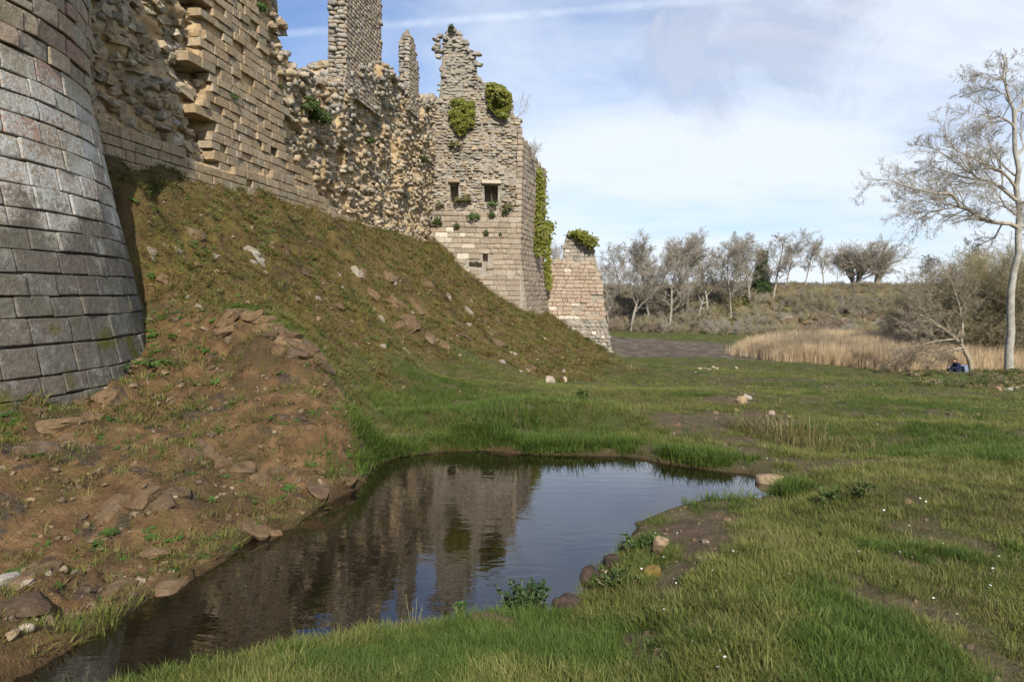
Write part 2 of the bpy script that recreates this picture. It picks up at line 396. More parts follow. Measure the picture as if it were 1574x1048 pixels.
def soil_masks(x, y):
    """bare earth, mossy slope, bare trodden patch, mud: true for the ground itself"""
    nz = fbm(x * 1.3, y * 1.3, 0, 4, 41); nf = fbm(x * 4.5, y * 4.5, 0, 3, 43)
    bank = smooth(polydist(x, y, BANK) + .25 * nz, -.12, .25)
    slope = smooth(polydist(x, y, SLOPE) + .5 * nz, -.25, .35) * (1 - bank)
    patch = np.maximum(smooth(polydist(x, y, PATCH) + .22 * nz + .1 * nf, -.1, .22), smooth(polydist(x, y, PATCH2) + .2 * nz + .12 * nf, -.05, .25) * .9)
    path = smooth(polydist(x, y, PATHP) + .7 * nz + .5 * nf, -.25, .6) * .85
    worn = smooth(polydist(x, y, WORN) + .3 * nz + .2 * nf, 0, .4) * .7
    patch = np.maximum(patch, np.maximum(path, worn))
    patch = np.maximum(patch, smooth(nz + .5 * nf + .35 * fbm(x * .25, y * .25, 0, 2, 47), .48, .95) * .62 * (np.hypot(x, y) < 40))
    mud = smooth(polydist(x, y, MUD) + 1.0 * nz, -.5, .8)
    return bank, slope, patch * (1 - bank) * (1 - slope), mud
def make_ground():
    ang = np.concatenate([np.arange(-48, 46.01, .23), np.arange(49, 311, 3.5)])
    ang = np.radians(ang)
    rad = [0.5]
    while rad[-1] < 55: rad.append(rad[-1] * 1.0115)
    while rad[-1] < 150: rad.append(rad[-1] * 1.012)
    while rad[-1] < 2500: rad.append(rad[-1] * 1.12)
    rad = np.array(rad)
    A, Rr = np.meshgrid(ang, rad, indexing='ij')
    X = np.sin(A) * Rr; Y = np.cos(A) * Rr
    Z = ground_z(X, Y)
    na, nr = A.shape
    V = np.stack([X, Y, Z], -1).reshape(-1, 3)
    i = np.arange(na)[:, None]; j = np.arange(nr - 1)[None, :]
    i2 = (i + 1) % na
    Fq = np.stack([i * nr + j + 0 * i, i * nr + j + 1, i2 * nr + j + 1, i2 * nr + j], -1).reshape(-1, 4)
    c = len(V); V = np.vstack([V, [[0, 0, float(ground_z(np.array([0.]), np.array([0.]))[0])]]])
    x, y = V[:, 0], V[:, 1]
    bank, slope, patch, mud = soil_masks(x, y)
    pd = polydist(x, y, POND)
    wet = smooth(pd, -.10, .03)
    blf = smooth(y - bluff_line(x), -2, 4) * smooth(x, -12, 2)
    me = mesh('ground', V, Fq, None, True, dict(bank=bank, slope=slope, patch=patch, mud=mud, wet=wet, bluff=blf))
    ctr = bmesh.new(); ctr.from_mesh(me); ctr.verts.ensure_lookup_table()
    for k in range(na):
        ctr.faces.new((ctr.verts[c], ctr.verts[k * nr], ctr.verts[((k + 1) % na) * nr]))
    bmesh.ops.recalc_face_normals(ctr, faces=ctr.faces)
    ctr.to_mesh(me); ctr.free()
    me.polygons.foreach_set('use_smooth', np.ones(len(me.polygons), bool))
    if me.polygons[0].normal.z < 0: me.flip_normals()
    m = NT('ground_soil')
    n1 = m.noise(1.1, 6, .6); n2 = m.noise(6, 6, .62); n3 = m.noise(30, 4, .6); n4 = m.noise(110, 3, .6)
    grass = m.mix(n2, (.040, .062, .012), (.105, .110, .030))
    grass = m.mix(m.ss(n1, .45, .7), grass, (.13, .105, .042))
    earth = m.ramp(n2, [(0.25, (.070, .040, .019)), (.5, (.180, .104, .046)), (.74, (.29, .18, .085))])
    earth = m.mix(m.math('MULTIPLY', m.ss(n1, .5, .64), .85), earth, m.mix(n3, (.050, .036, .020), (.125, .085, .036)))
    earth = m.mix(m.math('MULTIPLY', m.ss(m.noise(1.9, 5, .6), .56, .70), .8), earth, m.mix(n3, (.085, .075, .014), (.15, .12, .03)))
    rk = m.ss(m.noise(1.5, 7, .68, dist=.6), .545, .60)
    earth = m.mix(m.math('MULTIPLY', rk, .85), earth, m.ramp(n3, [(.3, (.032, .025, .019)), (.55, (.085, .064, .045)), (.75, (.16, .13, .095))]))
    earth = m.mix(m.ss(m.voro(26), .10, .02), earth, (.34, .25, .15))
    moss = m.ramp(n2, [(0.2, (.055, .036, .018)), (.42, (.135, .085, .032)), (.58, (.165, .130, .034)), (.8, (.120, .135, .028))])
    moss = m.mix(m.math('MULTIPLY', m.ss(n1, .46, .66), .8), moss, (.135, .078, .036))
    moss = m.mix(m.math('MULTIPLY', m.ss(m.noise(.7, 5, .6), .52, .66), .7), moss, (.060, .042, .024))
    moss = m.mix(m.ss(n3, .60, .72), moss, (.045, .030, .018))
    dirt = m.ramp(n2, [(0.25, (.075, .050, .030)), (.55, (.150, .105, .062)), (.8, (.235, .18, .11))])
    mud = m.ramp(m.noise(1.3, 7, .7), [(0.3, (.045, .034, .024)), (.5, (.125, .098, .070)), (.7, (.21, .17, .125))])
    bl = m.ramp(m.noise(.45, 6, .65), [(.3, (.10, .095, .035)), (.5, (.16, .135, .06)), (.7, (.23, .185, .11))])
    col = m.mix(m.attr('slope'), grass, moss)
    col = m.mix(m.attr('bank'), col, earth)
    col = m.mix(m.attr('patch'), col, dirt)
    col = m.mix(m.attr('mud'), col, mud)
    col = m.mix(m.attr('bluff'), col, bl)
    silt = m.mix(n1, (.050, .030, .012), (.090, .058, .024))
    col = m.mix(m.attr('wet'), col, silt)
    h = m.math('ADD', m.math('MULTIPLY', n3, .8), m.math('MULTIPLY', n4, .5))
    h = m.math('ADD', h, m.math('MULTIPLY', n2, .5))
    m.bump(h, .07, .9)
    me.materials.append(m.done(col, .95))
    g = obj('ground', me, kind='structure')
    g['label'] = 'castle moat bed, bank and grassy flat'
    return g
GROUND = make_ground()

# ------------------------------------------------------------------ the pond
def make_water():
    P = np.array(POND); c = P.mean(0)
    # widen a little so that the sheet ends inside the banks
    T = np.roll(P, -1, 0) - np.roll(P, 1, 0); N = np.stack([T[:, 1], -T[:, 0]], 1); N /= np.linalg.norm(N, axis=1)[:, None]
    area = 0.5 * np.sum(P[:, 0] * np.roll(P[:, 1], -1) - np.roll(P[:, 0], -1) * P[:, 1])
    if area < 0: N = -N
    Q = P + N * 0.07
    me = mesh('pond_water', np.c_[Q, np.zeros(len(Q))], [list(range(len(Q)))])
    if me.polygons[0].normal.z < 0: me.flip_normals()
    m = NT('pond_water')
    t, n, l = m.t, m.n, m.l
    n.remove(m.b)
    fr = n.new('ShaderNodeFresnel'); fr.inputs['IOR'].default_value = 1.36
    gl = n.new('ShaderNodeBsdfGlossy'); gl.inputs['Roughness'].default_value = 0.012; gl.inputs['Color'].default_value = (1, 1, 1, 1)
    tr = n.new('ShaderNodeBsdfTransparent'); tr.inputs['Color'].default_value = (.62, .52, .34, 1)
    df = n.new('ShaderNodeBsdfDiffuse'); df.inputs['Color'].default_value = (.030, .022, .011, 1)
    mx0 = n.new('ShaderNodeMixShader'); mx0.inputs[0].default_value = .35
    l.new(tr.outputs[0], mx0.inputs[1]); l.new(df.outputs[0], mx0.inputs[2])
    mx = n.new('ShaderNodeMixShader')
    bp = n.new('ShaderNodeBump'); bp.inputs['Distance'].default_value = .0013; bp.inputs['Strength'].default_value = 1
    h = m.math('ADD', m.noise(3.2, 3, .5, scl=(1, 2.6, 1), dist=.4), m.math('MULTIPLY', m.noise(11, 2, .5, scl=(1, 2.4, 1)), .25))
    l.new(h, bp.inputs['Height']); l.new(bp.outputs[0], gl.inputs['Normal']); l.new(bp.outputs[0], fr.inputs['Normal'])
    fac = m.math('MINIMUM', m.math('ADD', m.math('MULTIPLY', fr.outputs[0], 1.35), .05), 1.0)
    l.new(fac, mx.inputs[0]); l.new(mx0.outputs[0], mx.inputs[1]); l.new(gl.outputs[0], mx.inputs[2])
    l.new(mx.outputs[0], m.out.inputs[0])
    me.materials.append(m.m)
    w = obj('water', me, kind='structure'); w['label'] = 'still brown pond water in the moat'
make_water()
QZ322 = float(pixY(740, 322, 34.0)[2]); QZ150 = float(pixY(740, 150, 34.0)[2])
# ------------------------------------------------------------------ masonry: shared stone shapes
def stone_shape(name, seed, n_exp, cuts, jitter, mat, smooth_):
    """n_exp above 7: squared block with slightly worn edges; below: irregular lump"""
    bm = bmesh.new()
    bmesh.ops.create_cube(bm, size=1.0)
    squared = n_exp > 7
    if squared: cuts = max(cuts, 3)
    if cuts: bmesh.ops.subdivide_edges(bm, edges=bm.edges[:], cuts=cuts, use_grid_fill=True)
    r = random.Random(seed)
    co = np.array([v.co[:] for v in bm.verts])
    if squared:
        k = cuts + 1; st = np.rint((co + .5) * k).astype(int)
        tab = np.array([-.5, -.455] + list(np.linspace(-.455, .455, k - 1)[1:-1]) + [.455, .5])
        co = tab[st]
        ext = (np.abs(co) > .49).sum(1)
        rd = .014 + .08 / n_exp
        co = np.where((ext >= 2)[:, None] & (np.abs(co) > .49), np.sign(co) * (.5 - rd * (1 + .5 * (ext == 3)[:, None])), co)
        lo = np.stack([vnoise(co[:, 0] * 1.1 + seed * 3.7, co[:, 1] * 1.1, co[:, 2] * 1.1, q) for q in (1, 2, 3)], 1)
        hi = np.stack([vnoise(co[:, 0] * 3.9 + seed * 1.7, co[:, 1] * 3.9, co[:, 2] * 3.9, q) for q in (4, 5, 6)], 1)
        co = co + lo * jitter * np.array([1.0, .5, 1.5]) + hi * jitter * np.array([.5, .9, .8])
    else:
        q = (np.abs(2 * co) ** n_exp).sum(1) ** (1 / n_exp); m = np.abs(2 * co).max(1)
        co = co * (m / q)[:, None]
        co = co + jitter * np.stack([vnoise(co[:, 0] * 2.3 + seed * 3.7, co[:, 1] * 2.3, co[:, 2] * 2.3, q) for q in (1, 2, 3)], 1)
    for v, c in zip(bm.verts, co): v.co = c
    if not smooth_: bmesh.ops.triangulate(bm, faces=bm.faces[:])
    me = bpy.data.meshes.new(name); bm.to_mesh(me); bm.free()
    me.polygons.foreach_set('use_smooth', np.full(len(me.polygons), smooth_, bool))
    if smooth_ and squared: me.set_sharp_from_angle(angle=math.radians(22))
    me.materials.append(mat)
    return me
def stone_material(name, palette, lichen=0.0, dark=0.0, moss=0.0, zband=None):
    m = NT(name)
    r = m.math('FRACT', m.math('ADD', m.attr('rnd'), m.rnd()))
    col = m.ramp(r, [(i / (len(palette) - 1), c) for i, c in enumerate(palette)])
    n1 = m.noise(2.4, 5, .6); n2 = m.noise(14, 5, .65); n3 = m.noise(60, 4, .65)
    col = m.mix(.85, col, m.ramp(n2, [(.25, (.45, .43, .40)), (.5, (.95, .95, .95)), (.75, (1.4, 1.36, 1.28))]), 'MULTIPLY')
    col = m.mix(.6, col, m.ramp(n3, [(.3, (.62, .60, .58)), (.6, (1.1, 1.1, 1.1))]), 'MULTIPLY')
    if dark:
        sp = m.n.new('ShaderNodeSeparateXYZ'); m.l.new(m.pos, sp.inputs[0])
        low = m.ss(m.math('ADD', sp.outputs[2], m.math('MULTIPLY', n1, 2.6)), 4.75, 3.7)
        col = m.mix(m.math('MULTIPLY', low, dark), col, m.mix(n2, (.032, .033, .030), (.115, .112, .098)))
    if moss:
        sp2 = m.n.new('ShaderNodeSeparateXYZ'); m.l.new(m.pos, sp2.inputs[0])
        mm = m.math('MULTIPLY', m.ss(m.noise(1.7, 4, .6), .54, .68), m.ss(sp2.outputs[2], 2.7, 1.5))
        col = m.mix(m.math('MULTIPLY', mm, moss), col, m.mix(n3, (.050, .052, .008), (.13, .12, .018)))
    if lichen:
        v = m.noise(9, 8, .75)
        lm = m.ss(m.math('ADD', m.math('MULTIPLY', v, .75), m.math('MULTIPLY', n1, .5)), .64, .76)
        if zband:
            sp = m.n.new('ShaderNodeSeparateXYZ'); m.l.new(m.pos, sp.inputs[0])
            zz = m.math('ADD', sp.outputs[2], m.math('MULTIPLY', m.math('SUBTRACT', n1, .5), 1.6))
            band = m.math('MULTIPLY', m.ss(zz, zband[0] - .5, zband[0] + .3), m.ss(zz, zband[1] + .25, zband[1] - .15))
            spk = m.ss(m.math('ADD', m.math('MULTIPLY', m.noise(22, 8, .8), .8), m.math('MULTIPLY', n1, .30)), .50, .60)
            lm = m.math('MAXIMUM', m.math('MULTIPLY', lm, .25), m.math('MULTIPLY', band, spk))
        dots = m.ss(m.voro(17), .085, .05)
        lm = m.math('MAXIMUM', lm, m.math('MULTIPLY', dots, .55))
        col = m.mix(m.math('MULTIPLY', lm, lichen), col, (.46, .46, .43))
    m.bump(m.math('ADD', m.math('MULTIPLY', n2, 1.0), m.math('MULTIPLY', n3, .55)), .022, .9)
    return m.done(col, .93)
def mortar_material(name, a, b, c):
    m = NT(name)
    n1 = m.noise(1.2, 5, .6); n2 = m.noise(7, 6, .65); n3 = m.noise(38, 4, .65)
    col = m.ramp(n2, [(.25, a), (.5, b), (.75, c)])
    col = m.mix(m.ss(n1, .45, .75), col, (.30, .27, .23))
    col = m.mix(m.ss(m.noise(.8, 4, .6), .56, .74), col, (.33, .30, .25))
    col = m.mix(m.math('MULTIPLY', m.ss(n3, .55, .72), .6), col, (.12, .09, .06))
    m.bump(m.math('ADD', n2, m.math('MULTIPLY', n3, .7)), .05, 1.0)
    return m.done(col, .97)
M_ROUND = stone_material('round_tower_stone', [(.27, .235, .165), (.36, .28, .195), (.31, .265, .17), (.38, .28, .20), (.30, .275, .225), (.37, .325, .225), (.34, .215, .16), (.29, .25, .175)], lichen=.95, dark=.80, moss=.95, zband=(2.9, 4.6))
M_ASHLAR = stone_material('ashlar_stone', [(.31, .235, .140), (.385, .29, .18), (.35, .26, .148), (.28, .225, .15), (.41, .325, .215), (.365, .255, .158), (.33, .27, .19)], lichen=.35)
M_RUBBLE = stone_material('rubble_stone', [(.30, .235, .145), (.40, .32, .21), (.34, .255, .155), (.26, .225, .165), (.47, .40, .29), (.41, .31, .19), (.30, .26, .20)], lichen=.35)
M_GREY = stone_material('grey_rubble_stone', [(.26, .235, .195), (.36, .32, .26), (.22, .20, .17), (.40, .36, .30), (.31, .28, .225)], lichen=.5)
M_TOWER = stone_material('square_tower_stone', [(.30, .245, .18), (.36, .29, .205), (.27, .22, .165), (.33, .265, .20), (.40, .34, .26), (.31, .24, .19)], lichen=.35)
M_PALE = stone_material('pale_repair_stone', [(.62, .55, .44), (.52, .45, .36), (.68, .62, .52), (.42, .36, .29)])
M_FAR = stone_material('reddish_wall_stone', [(.36, .27, .19), (.42, .33, .24), (.33, .24, .18), (.45, .36, .27), (.38, .27, .205)], lichen=.3)
M_MORTAR = mortar_material('sandy_mortar', (.28, .175, .082), (.56, .395, .21), (.68, .52, .31))
M_JOINT = mortar_material('dark_joint', (.045, .034, .024), (.085, .065, .045), (.13, .10, .07))
M_GMORT = mortar_material('grey_mortar', (.16, .14, .11), (.33, .29, .23), (.45, .40, .32))
BLOCK = {}
def blocks(mat, n_exp=9, cuts=2, jit=.05, num=10, sm=True):
    k = (mat.name, n_exp, cuts, jit, sm)
    if k not in BLOCK:
        BLOCK[k] = [stone_shape('stone', 100 + i * 7, n_exp, cuts, jit, mat, sm) for i in range(num)]
    return BLOCK[k]
def frame(t3, n3, u3):
    return Matrix(((t3[0], n3[0], u3[0]), (t3[1], n3[1], u3[1]), (t3[2], n3[2], u3[2])))
class Stones:
    """collects the stones of one thing; the largest in the photograph become parts, the others one joined part"""
    def __init__(s): s.L = []
    def add(s, pos, R3, size, shapes, name='stone'):
        s.L.append((np.array(pos, float), R3, size, random.choice(shapes), name))
    def build(s, parent, limit=300, rest='rubble_fill'):
        if not s.L: return
        def vis(e):
            px, py, w = project(e[0])
            inside = (-25 < px < 1600) and (-25 < py < 1075) and w > 0.5
            return (e[2][0] * e[2][2]) / (w * w) if inside else -1
        order = sorted(s.L, key=vis, reverse=True)
        inv = Matrix.Translation(-Vector(parent.matrix_world.translation if parent.parent else parent.location))
        base = Vector(parent.location) if parent.parent is None else Vector((0, 0, 0))
        for pos, R3, size, me, name in order[:limit]:
            o = bpy.data.objects.new(name, me); COL.objects.link(o); o.parent = parent
            M = Matrix.Translation(Vector(pos) - base) @ R3.to_4x4() @ Matrix.Diagonal((*size, 1))
            o.matrix_basis = M
        left = order[limit:]
        if left:
            Vs, Fs, Rn, off = [], [], [], 0
            cache = {}
            for pos, R3, size, me, name in left:
                if me.name not in cache:
                    co = np.empty(len(me.vertices) * 3, np.float32); me.vertices.foreach_get('co', co)
                    me.calc_loop_triangles(); tr = np.empty(len(me.loop_triangles) * 3, np.int32); me.loop_triangles.foreach_get('vertices', tr)
                    cache[me.name] = (co.reshape(-1, 3), tr.reshape(-1, 3))
                co, tr = cache[me.name]
                Rm = np.array(R3)
                Vs.append((co * np.array(size)) @ Rm.T + pos - np.array(base)); Fs.append(tr + off); off += len(co)
                Rn.append(np.full(len(co), random.random()))
            me = mesh(rest, np.vstack(Vs), np.vstack(Fs), left[0][3].materials[0], False, dict(rnd=np.concatenate(Rn)))
            # keep each stone's own material where several are mixed
            mats = []; idx = []
            for pos, R3, size, m_, name in left:
                mt = m_.materials[0]
                if mt not in mats: mats.append(mt)
                idx += [mats.index(mt)] * len(cache[m_.name][1])
            me.materials.clear()
            for mt in mats: me.materials.append(mt)
            me.polygons.foreach_set('material_index', np.array(idx, np.int32))
            o = obj(rest, me, parent, kind='stuff')

class Path:
    """wall face along a plan polyline; outward normal is to the right of the direction of travel"""
    def __init__(s, pts):
        s.P = np.array(pts, float); d = np.diff(s.P, axis=0); s.len = np.linalg.norm(d, axis=1)
        s.T = d / s.len[:, None]; s.N = np.stack([s.T[:, 1], -s.T[:, 0]], 1); s.U = np.concatenate([[0], np.cumsum(s.len)])
    def seg(s, u): return np.clip(np.searchsorted(s.U, u, side='right') - 1, 0, len(s.len) - 1)
    def at(s, u, z, d):
        u = np.asarray(u, float); k = s.seg(u); f = u - s.U[k]
        xy = s.P[k] + s.T[k] * f[..., None]
        # mitre the outward offset at the corners so that the faces meet
        n = s.N[k].copy()
        for c in range(1, len(s.P) - 1):
            w = np.clip(1 - np.abs(u - s.U[c]) / .12, 0, 1)[..., None]
            mn = s.N[c - 1] + s.N[c]; mn = mn / np.dot(mn, s.N[c])
            n = n * (1 - w) + mn * w
        xy = xy + n * np.asarray(d, float)[..., None]
        return np.concatenate([xy, np.asarray(z, float)[..., None] + 0 * xy[..., :1]], -1)
    def frame(s, u):
        k = int(s.seg(np.array([u]))[0]); t = s.T[k]; n = s.N[k]
        return t, n
def core(name, path, us, zb, zt, rows, depth, thick, mat, parent, kind=None):
    """solid wall body: relief front, top and back"""
    us = np.asarray(us, float); nc = len(us)
    t = np.linspace(0, 1, rows)
    U = np.repeat(us[:, None], rows, 1); B = zb(us); T = np.maximum(zt(us), B + .05)
    Z = B[:, None] + (T - B)[:, None] * t[None]
    Dp = depth(U, Z)
    Fv = path.at(U, Z, Dp)
    nb = 4
    dz = np.linspace(0, 1, nb)
    Zb = T[:, None] + (B - T)[:, None] * dz[None]
    bk = path.at(np.repeat(us[:, None], nb, 1), Zb - .15 * (dz[None] < .01), np.full((nc, nb), -thick))
    mid = path.at(np.repeat(us[:, None], 3, 1), T[:, None] + .10 * fbm(us * 2.1, us * 0 + 3.3, 0, 3, 8)[:, None] + np.array([.02, .05, 0.0])[None], -thick * np.repeat(np.array([[.25, .5, .75]]), nc, 0))
    V = np.concatenate([Fv, mid, bk], 1); R = V.shape[1]
    V = V.reshape(-1, 3)
    i = np.arange(nc - 1)[:, None]; j = np.arange(R - 1)[None]
    Fq = np.stack([i * R + j, (i + 1) * R + j, (i + 1) * R + j + 1, i * R + j + 1], -1).reshape(-1, 4).tolist()
    Fq.append(list(range(R))[::-1]); Fq.append([(nc - 1) * R + k for k in range(R)])
    base = np.array(parent.location) if parent.parent is None else np.zeros(3)
    me = mesh(name, V - base, Fq, mat, True)
    return obj(name, me, parent, kind=kind)
def rotm(ax, a): return Matrix.Rotation(a, 3, ax)
def rr(a, b): return random.uniform(a, b)

# ------------------------------------------------------------------ round tower
def build_round_tower():
    cx, cy = TOWER_C
    z0 = 0.45
    T = thing('round_tower', 'round granite tower with battered foot, pale lichen band and dark mossy lower courses', 'tower', (cx, cy, z0))
    # plan angle measured so that the side facing the camera is finely built
    def top(a): return TOWER_TOP + .35 * fbm(np.cos(a) * 3, np.sin(a) * 3, 0, 3, 5)
    na, nz = 150, 60
    A = np.linspace(0, 2 * math.pi, na, endpoint=False)
    V = []
    for a in A:
        zt = float(top(np.array([a]))[0])
        zs = np.linspace(z0 - .6, zt, nz)
        r = tower_r(zs) - 0.035
        V += [(cx + math.cos(a) * q - cx, cy + math.sin(a) * q - cy, z - z0) for q, z in zip(r, zs)]
        V.append((math.cos(a) * 2.6, math.sin(a) * 2.6, zt - z0 - .2)); V.append((math.cos(a) * 2.5, math.sin(a) * 2.5, z0 - .6))
    R = nz + 2
    Fq = [[i * R + j, ((i + 1) % na) * R + j, ((i + 1) % na) * R + j + 1, i * R + j + 1] for i in range(na) for j in range(R - 1)]
    obj('core', mesh('core', V, Fq, M_JOINT, True), T)
    S = Stones()
    z = z0 - .25; row = 0
    while z < TOWER_TOP - .2:
        h = rr(.22, .34) if z < 4.6 else rr(.20, .31)
        tight = z < 4.5
        a = 2.0 + rr(0, .2); a_end = a + 2 * math.pi
        zt_ring = None
        while a < a_end - .05:
            L = rr(.28, .62) * random.choice((1, 1, 1.45)) if tight else rr(.24, .66)
            zm = z + h / 2
            r = float(tower_r(zm)); da = L / r
            am = a + da / 2
            P = np.array([cx + math.cos(am) * r, cy + math.sin(am) * r, zm])
            slope = (float(tower_r(zm + .1)) - float(tower_r(zm - .1))) / .2
            n = np.array([math.cos(am), math.sin(am), -slope]); n /= np.linalg.norm(n)
            t = np.array([-math.sin(am), math.cos(am), 0]); up = np.cross(t, n); up = up if up[2] > 0 else -up
            px, py, w = project(P)
            facing = np.dot(n, CAM - P) > -.8
            if facing and zm < TOWER_TOP - .3:
                g = .009 if tight else .022
                dep = .30
                out = rr(-.008, .010) if tight else rr(-.02, .025)
                pos = P + n * (out - dep / 2 + .01)
                R3 = frame(t, n, up) @ rotm('Y', rr(-.018, .018)) @ rotm('Z', rr(-.02, .02))
                if not tight and random.random() < .16:
                    k = rr(.4, .6)
                    for zz, hh in ((-h * (1 - k) / 2, h * k), (h * k / 2, h * (1 - k))):
                        S.add(pos + up * zz, R3, (L - g, dep, hh - g), blocks(M_ROUND, 12, 4, .035, 16), 'stone_block')
                else:
                    S.add(pos + up * rr(-.012, .004), R3, (L - g * rr(.3, 1.4), dep, h - g * rr(.2, 1.6)), blocks(M_ROUND, 26 if tight else 14, 4, .018 if tight else .04, 16), 'stone_block')
            a += da
        z += h; row += 1
    S.build(T, 300, 'upper_masonry')
    return T
TOWER_TOP = 9.0
build_round_tower()

# ------------------------------------------------------------------ curtain wall
YA, YB = 10.2, 34.6
WPATH = Path([(WALL_A + WALL_B * YA, YA), (WALL_A + WALL_B * YB, YB)])
def wu(px, py):
    p = wallpix(px, py); return (p[1] - YA) / WT[1], p[2]
_prof = [(120, -260), (300, -240), (392, -150), (415, -60), (436, -6), (441, 30), (446, 60), (449, 80), (460, 100), (476, 114), (502, 127), (520, 128), (534, 104), (560, 97), (588, 97), (604, 112), (616, 124), (630, 140), (645, 150), (672, 153)]
_pu = np.array([wu(a, b) for a, b in _prof]); 
def wall_top_raw(u): return np.interp(u, _pu[:, 0], _pu[:, 1]) + .10 * fbm(u * 2.3, u * 0 + .7, 0, 4, 51)
_WG = np.arange(0, WPATH.U[-1] + .02, .02); _WTP = wall_top_raw(_WG)
def wall_top(u): return np.interp(u, _WG, _WTP)
def wall_bot(u):
    p = WPATH.at(u, u * 0, u * 0)
    return ground_z(p[:, 0] + .1, p[:, 1], False) - .5
ASH = [(398, -300), (396, 0), (404, 30), (411, 60), (413, 85), (419, 112), (431, 134), (433, 150), (437, 190), (441, 230), (452, 252), (470, 262), (482, 290), (505, 312), (520, 332),
       (300, 300), (300, 262), (336, 254), (328, 232), (326, 212), (315, 200), (322, 187), (306, 166), (322, 138), (326, 116), (314, 106), (292, 92), (304, 84), (309, 60), (300, 48), (311, 32), (303, 18), (306, -300)]
PLINTH = [(120, 160), (150, 176), (200, 202), (240, 222), (300, 246), (345, 262), (420, 268), (470, 292), (492, 306), (500, 322), (540, 336), (577, 349), (577, 366), (500, 345), (420, 320), (300, 292), (120, 262)]
HOLES = [(355, 46, .16, .16, .45), (308, 8, .5, .16, .5), (300, 108, .45, .2, .5), (318, 196, .42, .28, .6), (440, 150, .22, .4, .35), (528, 238, .38, .36, .8), (518, 290, .4, .4, .45), (633, 283, .33, .3, .7), (596, 256, .22, .22, .5),
         (330, 108, .2, .1, .4), (425, 232, .3, .15, .4), (374, 284, .13, .13, .3), (540, 305, .3, .3, .3), (465, 200, .5, .15, .35), (645, 330, .3, .5, .3)]
_holes = [(wu(a, b), w, h, d) for a, b, w, h, d in HOLES]
def wall_zone(U, Z):
    P = WPATH.at(U, Z, np.zeros_like(U)); px, py, w = project(P.reshape(-1, 3))
    px = px.reshape(U.shape); py = py.reshape(U.shape)
    wob = 5 * vnoise(U * 2.1, Z * 2.1, 0, 61)
    ash = inpoly(px + wob, py + wob * .6, ASH); pli = inpoly(px, py, PLINTH)
    return ash, pli, px, py
def wall_depth(U, Z):
    ash, pli, px, py = wall_zone(U, Z)
    rub = -.26 + .16 * fbm(U * .9, Z * .9, 0, 4, 71) + .07 * fbm(U * 4.2, Z * 5.5, 0, 3, 73)
    rub = rub - .10 * smooth(px, 150, 300) * smooth(px, 300, 260) + .12 * smooth(px, 470, 560)
    d = np.where(ash, -.055, rub)
    d = np.where(pli, .035, d)
    for (u, z), w, h, dp in _holes:
        q = ((U - u) / w) ** 4 + ((Z - z) / h) ** 4
        q = q + .5 * vnoise(U * 6, Z * 6, 0, 3)
        d = np.where((q < .55) , -.1 - dp, d)
    # the upper wall leans back where it has crumbled
    d = d - .12 * smooth(py, 220, 100) * smooth(px, 470, 540) * smooth(px, 640, 600)
    d = d + .38 * smooth(py, 230, 112) * smooth(px, 505, 528) * smooth(px, 606, 590)
    return d
